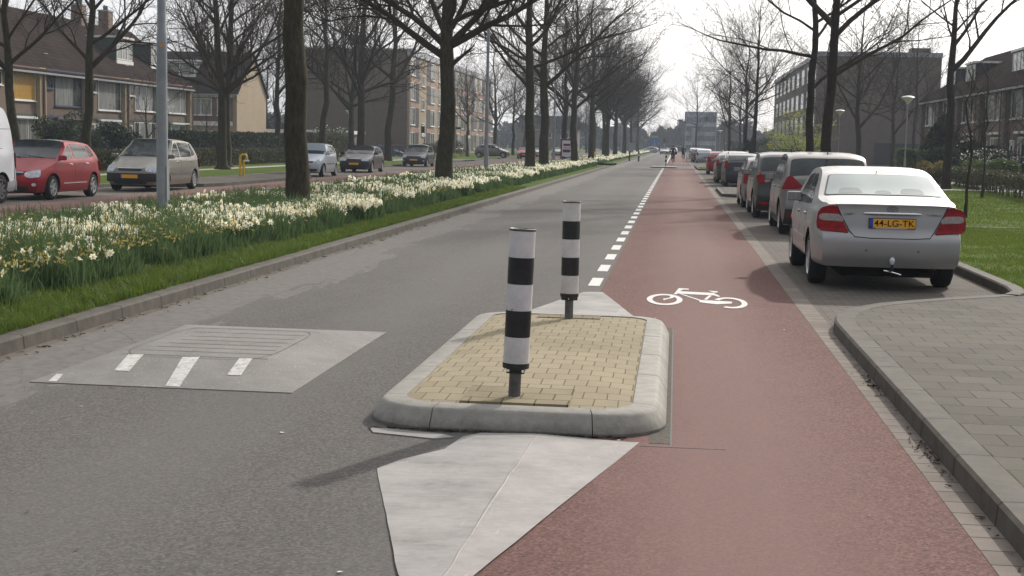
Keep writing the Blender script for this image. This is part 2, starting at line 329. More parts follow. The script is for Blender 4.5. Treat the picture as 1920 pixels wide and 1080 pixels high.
# ---------------------------------------------------------------- mesh helpers
def tag(o, label=None, cat=None, group=None, kind=None):
    if label: o['label'] = label
    if cat: o['category'] = cat
    if group: o['group'] = group
    if kind: o['kind'] = kind
    return o
def empty(name, loc=(0, 0, 0), rz=0, label=None, cat=None, group=None):
    o = bpy.data.objects.new(name, None); C.objects.link(o); o.location = loc; o.rotation_euler = (0, 0, rz)
    o.empty_display_size = .2
    return tag(o, label, cat, group)
class MB:
    def __init__(s): s.v = []; s.f = []; s.mi = []; s.mats = []
    def m(s, name):
        if name not in s.mats: s.mats.append(name)
        return s.mats.index(name)
    def add(s, vs, fs, mat=None):
        b = len(s.v); s.v.extend(vs); k = s.m(mat) if mat else 0
        for f in fs: s.f.append([b+i for i in f]); s.mi.append(k)
        return s
    def box(s, x0, y0, z0, x1, y1, z1, mat=None, rz=0, c=None):
        vs = [(x0, y0, z0), (x1, y0, z0), (x1, y1, z0), (x0, y1, z0), (x0, y0, z1), (x1, y0, z1), (x1, y1, z1), (x0, y1, z1)]
        if rz:
            cx, cy = c or ((x0+x1)/2, (y0+y1)/2); a, b = math.cos(rz), math.sin(rz)
            vs = [(cx+(x-cx)*a-(y-cy)*b, cy+(x-cx)*b+(y-cy)*a, z) for x, y, z in vs]
        return s.add(vs, [(0, 3, 2, 1), (4, 5, 6, 7), (0, 1, 5, 4), (1, 2, 6, 5), (2, 3, 7, 6), (3, 0, 4, 7)], mat)
    def prism(s, poly, z0, z1, mat=None, bottom=True):
        n = len(poly); vs = [(x, y, z0) for x, y in poly]+[(x, y, z1) for x, y in poly]
        fs = [tuple(range(n, 2*n))]+[(i, (i+1) % n, n+(i+1) % n, n+i) for i in range(n)]
        if bottom: fs.append(tuple(reversed(range(n))))
        return s.add(vs, fs, mat)
    def tube(s, pts, rad, n=6, mat=None, cap=True):
        pts = [Vector(p) for p in pts]
        if not hasattr(rad, '__len__'): rad = [rad]*len(pts)
        vs = []; N = len(pts); u = None
        for i, p in enumerate(pts):
            d = (pts[min(i+1, N-1)]-pts[max(i-1, 0)])
            d = d.normalized() if d.length > 1e-9 else Vector((0, 0, 1))
            if u is None: u = d.orthogonal().normalized()
            u = (u - d*u.dot(d)); u = u.normalized() if u.length > 1e-6 else d.orthogonal().normalized()
            v = d.cross(u)
            for k in range(n):
                a = 2*math.pi*k/n; q = p+(u*math.cos(a)+v*math.sin(a))*rad[i]; vs.append((q.x, q.y, q.z))
        fs = [(i*n+k, i*n+(k+1) % n, (i+1)*n+(k+1) % n, (i+1)*n+k) for i in range(N-1) for k in range(n)]
        if cap: fs += [tuple(reversed(range(n))), tuple(range((N-1)*n, N*n))]
        return s.add(vs, fs, mat)
    def lathe(s, prof, n=24, mat=None, axis='Z', c=(0, 0, 0), cap=True):
        vs = []
        for r, h in prof:
            for k in range(n):
                a = 2*math.pi*k/n; x, y = r*math.cos(a), r*math.sin(a)
                p = (x, y, h) if axis == 'Z' else (h, x, y) if axis == 'X' else (x, h, y)
                vs.append((c[0]+p[0], c[1]+p[1], c[2]+p[2]))
        N = len(prof)
        fs = [(i*n+k, i*n+(k+1) % n, (i+1)*n+(k+1) % n, (i+1)*n+k) for i in range(N-1) for k in range(n)]
        if axis == 'Y': fs = [tuple(reversed(f)) for f in fs]
        if cap: fs += [tuple(reversed(range(n))), tuple(range((N-1)*n, N*n))]
        return s.add(vs, fs, mat)
    def mesh(s, name, mat=None, smooth=None):
        me = bpy.data.meshes.new(name); me.from_pydata(s.v, [], s.f); me.update()
        mats = s.mats or ([mat] if mat else [])
        for k in mats: me.materials.append(M[k])
        if len(mats) > 1: me.polygons.foreach_set('material_index', s.mi)
        if smooth is not None:
            me.polygons.foreach_set('use_smooth', [True]*len(me.polygons))
            if smooth < 180: me.set_sharp_from_angle(angle=R(smooth))
        return me
    def build(s, name, mat=None, parent=None, smooth=None, loc=None, **t):
        o = bpy.data.objects.new(name, s.mesh(name, mat, smooth)); C.objects.link(o)
        if parent: o.parent = parent
        if loc: o.location = loc
        return tag(o, **t)
def np_obj(name, V, F, mats, mi=None, parent=None, smooth=False, **t):
    """V (n,3) float array, F (m,4) or (m,3) int array"""
    me = bpy.data.meshes.new(name); V = np.asarray(V, np.float32); F = np.asarray(F, np.int32)
    k = F.shape[1]; me.vertices.add(len(V)); me.vertices.foreach_set('co', V.ravel())
    me.loops.add(F.size); me.loops.foreach_set('vertex_index', F.ravel())
    me.polygons.add(len(F)); me.polygons.foreach_set('loop_start', np.arange(0, F.size, k, dtype=np.int32))
    me.polygons.foreach_set('loop_total', np.full(len(F), k, np.int32))
    for m_ in mats: me.materials.append(M[m_])
    if mi is not None: me.polygons.foreach_set('material_index', np.asarray(mi, np.int32))
    if smooth: me.polygons.foreach_set('use_smooth', [True]*len(F))
    me.update(); me.validate()
    o = bpy.data.objects.new(name, me); C.objects.link(o)
    if parent: o.parent = parent
    return tag(o, **t)
def bevel(o, w=.01, seg=2):
    bm = bmesh.new(); bm.from_mesh(o.data)
    bmesh.ops.bevel(bm, geom=[e for e in bm.edges if e.calc_face_angle(0) > .5], offset=w, segments=seg, affect='EDGES', profile=.6)
    bm.to_mesh(o.data); bm.free()
    o.data.polygons.foreach_set('use_smooth', [True]*len(o.data.polygons)); o.data.set_sharp_from_angle(angle=R(35)); return o
def copy_tree(o, parent=None):
    c = o.copy(); C.objects.link(c); c.parent = parent
    for ch in list(o.children): copy_tree(ch, c)
    return c
def place(o, x, y, z=0, rz=0, s=1, label=None):
    o.location = (x, y, z); o.rotation_euler = (0, 0, rz); o.scale = (s, s, s) if not isinstance(s, tuple) else s
    if label: o['label'] = label
    return o
def text(s, size, name, mat, parent=None, loc=(0, 0, 0), rot=(R(90), 0, 0), ext=.002, sx=1):
    cu = bpy.data.curves.new('t', 'FONT'); cu.body = s; cu.size = size; cu.align_x = 'CENTER'; cu.align_y = 'CENTER'; cu.extrude = ext; cu.offset = size*.006
    t = bpy.data.objects.new('t', cu); C.objects.link(t)
    bpy.context.view_layer.update()
    me = bpy.data.meshes.new_from_object(t.evaluated_get(bpy.context.evaluated_depsgraph_get()))
    bpy.data.objects.remove(t); me.materials.clear(); me.materials.append(M[mat])
    o = bpy.data.objects.new(name, me); C.objects.link(o); o.parent = parent; o.location = loc; o.rotation_euler = rot; o.scale = (sx, 1, 1)
    return o
def S(o): o['kind'] = 'structure'; return o
# ================================================================ SETTING
def sheet(name, x0, y0, x1, y1, z, mat, nx=1, ny=1):
    m = MB()
    for i in range(nx):
        for j in range(ny):
            a, b = x0+(x1-x0)*i/nx, x0+(x1-x0)*(i+1)/nx; c, d = y0+(y1-y0)*j/ny, y0+(y1-y0)*(j+1)/ny
            m.add([(a, c, z), (b, c, z), (b, d, z), (a, d, z)], [(0, 1, 2, 3)], mat)
    return S(m.build(name))
sheet('ground', -1800, -300, 1800, 2600, -.06, 'field')
sheet('main_road', -5.08, -14, -.82, 420, 0, 'asphalt')
sheet('road_junction', -.82, 107.6, 1.7, 124, 0, 'asphalt_far')
for a, b in ((-14, 107.6), (124, 420)):
    sheet('cycle_path', -.82, a, 1.35, b, 0.002, 'red_asphalt')
sheet('gutter', 1.35, -14, 1.535, 420, .004, 'gutter_bricks')
sheet('parking_bay', 1.535, 12, 4.0, 420, 0.0, 'parking_bricks')
sheet('service_road', -13.48, -10, -9.9, 420, 0, 'asphalt_far')
sheet('service_cycle_path', -15.36, -10, -13.48, 420, .002, 'red_asphalt')
sheet('service_parking_bay', -18.25, -10, -15.36, 420, 0, 'parking_bricks')
sheet('side_street', -70, 121, -18.0, 128, .104, 'asphalt_far')
sheet('left_lawn', -31, -10, -18.4, 420, .1, 'grass')
sheet('left_garden', -60, -10, -31, 300, .06, 'grass')
sheet('left_footpath', -23.0, -10, -22.1, 120, .106, 'path_tiles')
sheet('right_lawn', 4.15, 16.8, 15.0, 230, .1, 'grass', 1, 1)
sheet('right_garden', 16.6, -10, 40, 230, .1, 'soil')
sheet('right_footpath', 13.9, 17, 16.6, 230, .106, 'path_tiles')
sheet('lawn_edging', 4.2, 31.2, 12.5, 31.32, .106, 'path_tiles')
sheet('side_path', 4.2, 60.5, 13.9, 62.2, .106, 'path_tiles')
sheet('median_soil', -9.82, -10, -5.24, 106, .09, 'soil')
sheet('median_soil', -9.82, 122, -5.24, 400, .09, 'soil')
sheet('median_grass', -6.15, -10, -5.24, 106, .10, 'grass')
sheet('median_grass', -6.6, 122, -5.24, 400, .10, 'grass')
def kerb(path, w, h, name='kerb', mat='kerb_concrete', lo=-.05):
    """kerb following a path; face side is the left of travel"""
    m = MB(); P = [Vector(p) for p in path]; L = []; Rr = []
    for i, p in enumerate(P):
        d = (P[min(i+1, len(P)-1)]-P[max(i-1, 0)]).normalized(); nrm = Vector((d.y, -d.x))
        L.append(p); Rr.append(p+nrm*w)
    vs = []
    for a, b in zip(L, Rr):
        n_ = (a-b).normalized()
        for q, z in ((a+n_*.012, lo), (a, h-.018), (a-n_*.018, h), (b+n_*.006, h), (b, h-.006), (b, lo)): vs.append((q.x, q.y, z))
    k = 6
    fs = [(i*k+j, (i+1)*k+j, (i+1)*k+j+1, i*k+j+1) for i in range(len(P)-1) for j in range(k-1)]
    fs += [tuple(range(k)), tuple(reversed(range((len(P)-1)*k, len(P)*k)))]
    m.add(vs, fs, mat); return S(m.build(name, smooth=30))
def seg(x0, y0, x1, y1, n): return [(x0+(x1-x0)*i/n, y0+(y1-y0)*i/n) for i in range(n+1)]
# median kerbs (face towards the main road = +X)
kerb(list(reversed(seg(-5.07, -12, -5.07, 105, 60)))+[], -.19, .115) if False else None
def kerb_line(x_face, dirx, y0, y1, h=.115, w=.19, ends=()):
    pts = seg(x_face, y0, x_face, y1, max(2, int((y1-y0)/3)))
    if dirx > 0: pts = pts[::-1]      # travel -Y: left side is +X
    return kerb(pts, w, h)
# travel direction: left of travel (-Y) is +X ; kerb() offsets to the right of travel
kerb_line(-5.07, 1, -12, 105.2); kerb_line(-5.07, 1, 122.5, 400)
kerb_line(-9.98, -1, -10, 400)
kerb_line(-18.24, 1, -10, 400)
# right pavement with rounded corner
corner = [(1.51, 12.9), (1.515, 13.25), (1.56, 13.65), (1.66, 14.05), (1.85, 14.5), (2.15, 14.95), (2.5, 15.3), (3.0, 15.75), (3.7, 16.3)]
kp = seg(1.51, -12, 1.51, 12.9, 26)[:-1]+corner
kerb(kp, .19, .12)
inner = [(x+.19, y) for x, y in seg(1.51, -12, 1.51, 12.9, 4)]
inner += [(1.70, 13.2), (1.74, 13.6), (1.84, 14.0), (2.02, 14.4), (2.3, 14.83), (2.64, 15.16), (3.12, 15.6), (3.8, 16.13), (4.3, 16.5), (5, 16.75), (16.5, 16.75), (16.5, -12)]
S(MB().prism(list(reversed(inner)), -.05, .116, 'pavement_tiles').build('pavement'))
kerb([(3.72, 16.35), (3.9, 16.75), (3.96, 17.3), (3.97, 18)]+seg(3.97, 20, 3.97, 420, 120), .17, .12)
# paved and grassed peninsulas between the parking bays
def peninsula(y0, y1, mat, x0=1.62, x1=3.99, name='parking_island'):
    p = [(x1, y0), (x1, y1), (x0+.5, y1), (x0, y1-.7), (x0, y0+.7), (x0+.5, y0)]
    e = bpy.data.objects
    S(MB().prism([(x, y) for x, y in p][::-1], -.05, .10, 'kerb_concrete').build(name+'_kerb'))
    q = [(x1, y0+.15), (x1, y1-.15), (x0+.6, y1-.15), (x0+.17, y1-.8), (x0+.17, y0+.8), (x0+.6, y0+.15)]
    S(MB().prism(q[::-1], .05, .108, mat).build(name))
peninsula(48.6, 57.5, 'pavement_tiles'); peninsula(102.5, 113.5, 'grass'); peninsula(196, 206, 'grass')
pl = [(-18.2, 44.6), (-16.6, 45.0), (-15.75, 46.0), (-15.5, 47.5), (-15.45, 59), (-15.9, 60), (-18.2, 60.6)]
S(MB().prism(pl, -.05, .11, 'pavement_tiles').build('service_pavement'))
# dashed line between road and cycle path
for nm, x0, x1, ys in (('lane_line', -1.005, -.865, np.arange(16.9, 107, 2.0)), ('service_lane_line', -13.62, -13.50, np.arange(20, 200, 2.0))):
    m = MB()
    for y in ys: m.box(x0, y, .001, x1, y+1.02, .005, 'road_paint')
    S(m.build(nm))
m = MB(); m.box(-.98, 124, .001, -.84, 400, .005, 'road_paint'); S(m.build('lane_line'))
# bicycle symbol on the red path
def flat(m, poly, mat, z0=.001, z1=.007):
    a = sum(poly[i][0]*poly[(i+1) % len(poly)][1]-poly[(i+1) % len(poly)][0]*poly[i][1] for i in range(len(poly)))
    m.prism(poly if a > 0 else poly[::-1], z0, z1, mat, bottom=False)
def ring(m, cx, cy, rx, ry, wx, wy, a0, a1, n=28, z=.007):
    o = []; i_ = []
    for k in range(n+1):
        a = R(a0+(a1-a0)*k/n); o.append((cx+rx*math.cos(a), cy+ry*math.sin(a), z)); i_.append((cx+(rx-wx)*math.cos(a), cy+(ry-wy)*math.sin(a), z))
    vs = o+i_; m.add(vs, [(k, k+1, n+2+k, n+1+k) for k in range(n)], 'road_paint')
m = MB()
ring(m, -.073, 15.63, .198, .575, .062, .15, 0, 360); ring(m, .64, 15.50, .188, .545, .062, .14, -118, 150)
for p, z in (([(.025, 16.2), (.085, 16.92), (.203, 16.90), (.202, 16.78), (.13, 16.768), (.10, 16.56), (.06, 16.22)], .0072),
          ([(.045, 16.36), (.075, 16.56), (.484, 16.49), (.552, 16.14), (.531, 16.08), (.488, 16.21), (.091, 16.29)], .0076),
          ([(.43, 16.74), (.541, 16.69), (.53, 16.55), (.49, 16.53)], .0076), ([(.091, 16.26), (.125, 16.24), (.33, 15.66), (.32, 15.57)], .008),
          ([(.426, 16.197), (.458, 16.179), (.394, 15.727), (.359, 15.729)], .0078), ([(.308, 15.668), (.663, 15.602), (.661, 15.43), (.494, 15.30), (.44, 15.33), (.308, 15.44)], .0084),
          ([(-.011, 16.06), (.04, 16.055), (.026, 15.846), (-.086, 15.54), (-.09, 15.68), (-.02, 15.80)], .0080)): flat(m, p, 'road_paint', z1=z)
S(m.build('bicycle_marking'))
# worn white noses in front of and behind the island
def nose(poly, ridge, name, h=.02):
    """low concrete nose: outline polygon with a raised ridge line"""
    m = MB(); bm = bmesh.new()
    vs = [bm.verts.new((x, y, .004)) for x, y in poly]; f = bm.faces.new(vs)
    if f.normal.z < 0: f.normal_flip()
    bm.normal_update()
    bmesh.ops.triangulate(bm, faces=bm.faces[:]); 
    bmesh.ops.subdivide_edges(bm, edges=bm.edges[:], cuts=11, use_grid_fill=True)
    (x0, y0), (x1, y1) = ridge; L2 = (x1-x0)**2+(y1-y0)**2; L = math.sqrt(L2)
    for v in bm.verts:
        d = abs((x1-x0)*(v.co.y-y0)-(y1-y0)*(v.co.x-x0))/L
        t = ((v.co.x-x0)*(x1-x0)+(v.co.y-y0)*(y1-y0))/L2
        v.co.z += h*max(0, 1-d/.5)*max(0, min(1, 1-t*.7))
    rj = random.Random(3)
    for v in bm.verts:
        if v.is_boundary: v.co.x += rj.gauss(0, .001); v.co.y += rj.gauss(0, .001)
    for fc in bm.faces:
        if fc.normal.z < 0: fc.normal_flip()
    me = bpy.data.meshes.new(name); bm.to_mesh(me); bm.free(); me.materials.append(M['worn_paint'])
    o = bpy.data.objects.new(name, me); C.objects.link(o); return S(o)
nose([(-.155, 7.985), (-.86, 4.75), (-1.03, 5.3), (-1.49, 7.05), (-1.40, 7.30), (-1.22, 7.58), (-1.17, 7.92), (-1.08, 8.03)], ((-.75, 8.1), (-.86, 4.7)), 'worn_nose_marking')
m = MB()
rg_ = random.Random(2); pr_ = [(-.75+(-.11)*k/16+rg_.gauss(0, .006), 7.95-3.1*k/16) for k in range(17)]
m.tube([(x, y, .022*(1-.55*k/16)) for k, (x, y) in enumerate(pr_)], [.003+.008*rg_.random() for _ in pr_], 5, 'worn_paint'); S(m.build('nose_ridge_marking'))
m = MB(); flat(m, [(-1.76, 8.08), (-1.70, 7.93), (-1.32, 7.83), (-1.22, 7.90), (-1.30, 7.97)], 'worn_paint'); S(m.build('worn_strip_marking'))
nose([(-.27, 13.1), (-.27, 13.5), (-.79, 16.15), (-1.0, 16.1), (-1.62, 13.35), (-1.62, 13.1)], ((-.95, 13.2), (-.9, 16.1)), 'worn_nose_marking', .03)
# dark sealing joints round the island in the red surface
m = MB(); m.box(.020, 7.90, .001, .030, 13.2, .0035, 'black_plastic'); m.box(-.15, 7.89, .0015, .33, 7.898, .0038, 'black_plastic'); m.box(.0, 13.18, .001, .05, 13.19, .0035, 'black_plastic'); S(m.build('joint_line'))
m = MB(); m.box(-.10, 7.98, .0015, .0195, 13.17, .0042, 'gravel'); S(m.build('island_surround'))

# ================================================================ TRAFFIC ISLAND
isl = empty('traffic_island', (-.892, 10.65, 0), 0, 'long traffic island of yellow bricks inside a pale concrete kerb, between road and red path', 'traffic island')
X0, X1, Y0, Y1 = -.925, .885, -2.58, 2.42
def rr(inset, r, n=7):
    """rounded rectangle points, ccw from the front right corner"""
    r = max(.02, r); P = []
    for cx, cy, a0 in ((X1-inset-r, Y0+inset+r, -90), (X1-inset-r, Y1-inset-r, 0), (X0+inset+r, Y1-inset-r, 90), (X0+inset+r, Y0+inset+r, 180)):
        P += [(cx+r*math.cos(R(a0+90*k/n)), cy+r*math.sin(R(a0+90*k/n))) for k in range(n+1)]
    return P
def along(loop, s0, s1):
    """points of a closed loop between arclength fractions"""
    L = [0]
    for i in range(len(loop)): a, b = loop[i], loop[(i+1) % len(loop)]; L.append(L[-1]+math.hypot(b[0]-a[0], b[1]-a[1]))
    return L
prof = [(0, -.05), (0, .022), (.050, .108), (.062, .122), (.080, .130), (.205, .135), (.21, .10)]
N_ = 7
loops = [rr(i, .42-i*.85, N_) for i, z in prof]
# refine each loop to a common set of stations (corner points + straight subdivisions)
nb = N_+1
def block(i0, i1, t0=0.0, t1=1.0):
    """kerb block from station i0 to i1 (indices into the loop), t0/t1 shorten the ends"""
    m = MB(); st = []
    n = len(loops[0])
    idx = list(range(i0, i1+1))
    rows = []
    for q, k in enumerate(idx):
        row = []
        for lp, (ins, z) in zip(loops, prof):
            p = lp[k % n]
            if q == 0 and t0 > 0: b = lp[(k+1) % n]; p = (p[0]+(b[0]-p[0])*t0, p[1]+(b[1]-p[1])*t0)
            if q == len(idx)-1 and t1 < 1: b = lp[(k-1) % n]; p = (b[0]+(p[0]-b[0])*t1, b[1]+(p[1]-b[1])*t1)
            row.append((p[0], p[1], z))
        rows.append(row)
    k = len(prof); vs = [v for r_ in rows for v in r_]
    fs = [(i*k+j, (i+1)*k+j, (i+1)*k+j+1, i*k+j+1) for i in range(len(rows)-1) for j in range(k-1)]
    fs += [tuple(range(k)), tuple(reversed(range((len(rows)-1)*k, len(rows)*k)))]
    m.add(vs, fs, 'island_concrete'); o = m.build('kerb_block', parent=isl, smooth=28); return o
def straight(i0, cuts):
    for a, b in zip(cuts[:-1], cuts[1:]):
        n0 = len(loops[0]); q0, q1 = loops[0][i0 % n0], loops[0][(i0+1) % n0]; g = .006/math.hypot(q0[0]-q1[0], q0[1]-q1[1])
        m = MB(); n = len(loops[0]); rows = []
        for t in (a+g, b-g):
            rows.append([(lp[i0 % n][0]+(lp[(i0+1) % n][0]-lp[i0 % n][0])*t, lp[i0 % n][1]+(lp[(i0+1) % n][1]-lp[i0 % n][1])*t, z) for lp, (ins, z) in zip(loops, prof)])
        k = len(prof); vs = rows[0]+rows[1]
        fs = [(j, k+j, k+j+1, j+1) for j in range(k-1)]+[tuple(range(k)), tuple(reversed(range(k, 2*k)))]
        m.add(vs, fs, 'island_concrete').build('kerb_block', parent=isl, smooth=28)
for c_ in range(4): block(c_*nb, c_*nb+N_)
straight(N_, [0, .27, .5, .75, 1]); straight(nb+N_, [0, 1]); straight(2*nb+N_, [0, .25, .5, .73, 1]); straight(3*nb+N_, [0, 1])
# domed brick top
m = MB(); base = rr(.207, .22, 6); cx_, cy_ = (X0+X1)/2, (Y0+Y1)/2
rings = [1, .93, .8, .6, .35, .05]; vs = []
for q in rings:
    for x, y in base: vs.append((cx_+(x-cx_)*q, cy_+(y-cy_)*q, .126+.030*(1-q**2.2)))
k = len(base)
fs = [(i*k+j, i*k+(j+1) % k, (i+1)*k+(j+1) % k, (i+1)*k+j) for i in range(len(rings)-1) for j in range(k)]+[tuple(range((len(rings)-1)*k, len(rings)*k))]
m.add(vs, fs, 'island_bricks').build('brick_paving', parent=isl, smooth=180)
m = MB(); m.box(-.36, -2.345, .10, .30, -1.80, .1452, 'island_patch').build('grey_paving_patch', parent=isl)
m = MB(); m.box(-.30, 1.93, .10, .26, 2.13, .1415, 'island_patch').build('grey_paving_patch', parent=isl)

# ================================================================ BOLLARDS
def bollard(seat=True):
    t = empty('traffic_bollard')
    m = MB(); m.tube([(0, 0, -.03), (0, 0, .30)], .038, 20, 'post_grey').build('post', parent=t, smooth=40)
    m = MB(); m.lathe([(.060, .185), (.081, .19), (.083, .205), (.083, .222), (.05, .224)], 32, 'black_plastic', cap=True)
    m.box(-.055, -.05, .16, .055, .05, .19, 'black_plastic'); m.build('collar', parent=t, smooth=35)
    m = MB()
    for s_ in (-1, 1): m.lathe([(.009, -.058), (.009, -.052)], 8, 'chrome', 'Y', c=(s_*.045, 0, .178))
    m.build('bolt', parent=t)
    z0, z1 = .222, 1.035
    zs = [z0+(z1-z0)*k/5 for k in range(6)]
    for k in range(5):
        rr_ = .079 if k % 2 else .080
        MB().lathe([(.0, zs[k]+.001), (rr_, zs[k]+.001), (rr_, zs[k+1]-.0005), (0, zs[k+1]-.0005)], 40, 'bollard_black' if k % 2 else 'bollard_white', cap=False).build('black_band' if k % 2 else 'white_band', parent=t, smooth=40)
    m = MB(); m.lathe([(.081, z1), (.0825, z1+.004), (.0825, z1+.012), (.078, z1+.014), (.073, z1+.010), (0, z1+.008)], 40, 'post_grey', cap=False); m.lathe([(.026, z1+.0095), (.026, z1+.013), (0, z1+.013)], 20, 'black_plastic', cap=False)
    m.build('cap', parent=t, smooth=30)
    return t
b0 = bollard(); place(b0, -.944, 8.53, .132); b0.rotation_euler = (R(-.3), R(1.7), R(5))
b0['label'] = 'taller looking striped bollard on grey slabs near the camera end of the brick island'; b0['category'] = 'bollard'; b0['group'] = 'black and white striped bollards'
b1 = copy_tree(b0); place(b1, -.912, 12.58, .142); b1.rotation_euler = (0, R(.1), R(-40)); b1['label'] = 'upright striped bollard at the far end of the yellow brick island'
b2 = copy_tree(b0); place(b2, -.78, 111.5, .06); b2.rotation_euler = (0, R(2), 0); b2['label'] = 'tiny distant striped bollard on the small island ahead of the cyclists'
fi = empty('far_traffic_island', (-.9, 111.5, 0), 0, 'small low concrete island under the distant striped bollard', 'traffic island')
o = MB().prism([(-.9, -2), (.9, -2), (1, -1.7), (1, 1.7), (.9, 2), (-.9, 2), (-1, 1.7), (-1, -1.7)], -.02, .10, 'island_concrete').build('concrete_slab', parent=fi)

n = NT('scuffed_paint', .8, .2); a = n.noise(22, 6, .8); c = n.ramp(a, [(.36, (.22, .215, .2)), (.44, (.45, .44, .42)), (.6, (.56, .55, .53))]); n.col(c); M['scuffed_paint'] = n.m
# ================================================================ SPEED CUSHION
sc = empty('speed_cushion', (-3.42, 10.6, 0), 0, 'flat grey concrete speed cushion with white marks in the road by the kerb', 'speed cushion')
bx, by, H_ = (-.92, .92), (-1.53, 1.58), .078
xs = [bx[0], -.84, -.72, -.6, -.45, 0, .3, .5, .62, .76, bx[1]]; ys = [by[0], -1.2, -.95, -.78, -.62, -.3, 0, .3, .6, .85, 1.0, 1.3, by[1]]
def cz(x, y):
    f = min(1, max(0, (y-by[0])/.85))*min(1, max(0, (by[1]-y)/.70)); g = min(1, max(0, (x-bx[0])/.26))*min(1, max(0, (bx[1]-x)/.42))
    f, g = [t*t*(3-2*t)*.35+t*.65 for t in (f, g)]; return .006+H_*min(f, g)
vs = [(x, y, cz(x, y)) for y in ys for x in xs]; nx = len(xs)
fs = [(j*nx+i, j*nx+i+1, (j+1)*nx+i+1, (j+1)*nx+i) for j in range(len(ys)-1) for i in range(nx-1)]
m = MB().add(vs, fs, 'cushion_concrete')
bd = [(bx[0], by[0]), (bx[1], by[0]), (bx[1], by[1]), (bx[0], by[1])]
m.add([(x, y, .006) for x, y in bd]+[(x, y, -.02) for x, y in bd], [(i, 4+i, 4+(i+1) % 4, (i+1) % 4) for i in range(4)], 'cushion_concrete'); m.build('concrete_body', parent=sc, smooth=60)
def drape(m, poly, mat, dz=.003, n=8):
    """polygon given as left edge and right edge point pairs, laid on the cushion"""
    (a, b), (c, d) = poly[:2], poly[2:]
    vs = []
    for i in range(n+1):
        t = i/n
        for p, q in ((a, b), (d, c)):
            x, y = p[0]+(q[0]-p[0])*t, p[1]+(q[1]-p[1])*t; vs.append((x, y, cz(x, y)+dz))
    m.add(vs, [(2*i, 2*i+1, 2*i+3, 2*i+2) for i in range(n)], mat)
for p in ([(-.47, -1.16), (-.55, -.69), (-.44, -.67), (-.36, -1.15)], [(.03, -1.50), (-.13, -.71), (-.01, -.68), (.13, -1.50)], [(.35, -1.15), (.29, -.68), (.385, -.66), (.45, -1.15)], [(-.80, -1.50), (-.83, -1.3), (-.78, -1.3), (-.74, -1.50)]):
    m = MB(); drape(m, p, 'scuffed_paint'); m.build('painted_mark', parent=sc)
m = MB()
for y, a, b in ((-.66, -.62, .5), (-.45, -.55, .46), (-.25, -.5, .44), (-.05, -.48, .42), (.15, -.45, .42), (.36, -.45, .42), (.60, -.5, .44), (.84, -.6, .5)):
    drape(m, [(a, y), (a, y+.010), (b, y+.018), (b, y+.008)], 'groove_dark', .002, 1)
    n_ = 8; vs = []
m.build('groove_line', parent=sc)
# oval groove round the plateau
m = MB(); vs = []
for k in range(49):
    a = 2*math.pi*k/48; ca, sa = math.cos(a), math.sin(a)
    for r in (1, 1.008):
        x = -.08+.56*r*math.copysign(abs(ca)**.4, ca); y = .10+.82*r*math.copysign(abs(sa)**.4, sa); vs.append((x, y, cz(x, y)+.0025))
m.add(vs, [(2*i, 2*i+1, 2*i+3, 2*i+2) for i in range(48)], 'groove_dark').build('oval_groove', parent=sc)

# ================================================================ LAMP POSTS
def street_lamp(h=10.2, arm=3.6):
    t = empty('street_lamp')
    m = MB(); m.lathe([(.096, -.05), (.094, 1.0), (.085, 3.0), (.083, 3.2), (.072, 3.28), (.062, 7), (.05, h)], 20, 'galvanised', cap=False); m.build('post', parent=t, smooth=40)
    m = MB(); m.tube([(0, 0, h-.3), (.1, 0, h), (.5, 0, h+.35), (1.4, 0, h+.55), (arm-.6, 0, h+.65)], [.045, .045, .04, .035, .03], 8, 'galvanised'); m.build('arm', parent=t, smooth=60)
    m = MB(); m.box(arm-.65, -.14, h+.60, arm+.25, .14, h+.72, 'lamp_cap'); hd = m.build('lantern', parent=t); bevel(hd, .03)
    m = MB(); m.box(arm-.5, -.10, h+.55, arm+.15, .10, h+.602, 'lamp_glass'); m.build('lens', parent=hd)
    m = MB(); m.box(.085, -.06, .55, .10, .06, 1.1, 'galvanised'); m.build('service_door', parent=t)
    return t
l0 = street_lamp(); l0['category'] = 'street lamp'; l0['group'] = 'tall grey lamp posts in the daffodil verge'
place(l0, -8.45, 22.6, .09, label='thick grey steel lamp post with orange sticker rising from the daffodils')
o = MB().box(.087, -.02, 0, .0885, .02, .045, 'orange_plastic').build('orange_sticker', parent=l0, loc=(-.002, -.0, 3.05)); o.rotation_euler = (0, 0, R(-75))
LP = [(-8.42, 62.6, 'slim grey lamp post in daffodils just past the thick forked tree'), (-8.45, 98, 'grey lamp post rising behind the purple poster board'), (-8.3, 137, 'distant grey lamp post beside the orange posts in the verge'),
      (-8.3, 176, 'faint far grey lamp post among the line of verge trunks'), (-8.3, 216, 'farthest faint grey lamp post where the verge flowers end')]
for x, y, lb in LP:
    c = copy_tree(l0); place(c, x, y, .09, label=lb)
    for ch in list(c.children):
        if ch.name.startswith('orange_sticker'): bpy.data.objects.remove(ch)
def small_lamp():
    t = empty('path_lamp')
    MB().lathe([(.06, 0), (.055, 1.2), (.038, 1.3), (.035, 3.95)], 12, 'galvanised', cap=False).build('post', parent=t, smooth=40)
    MB().lathe([(.05, 3.90), (.07, 3.96), (.20, 4.10), (.30, 4.20), (.31, 4.22), (0, 4.225)], 20, 'lamp_glass', cap=False).build('lamp_bowl', parent=t, smooth=40)
    MB().lathe([(.335, 4.215), (.335, 4.235), (.20, 4.30), (0, 4.33)], 20, 'lamp_cap', cap=False).build('lamp_cap', parent=t, smooth=40)
    return t
s0 = small_lamp(); s0['category'] = 'path lamp'; s0['group'] = 'low bowl-topped path lamps'
place(s0, 11.3, 72, .1, label='bowl-topped path lamp beside the dark conical yew')
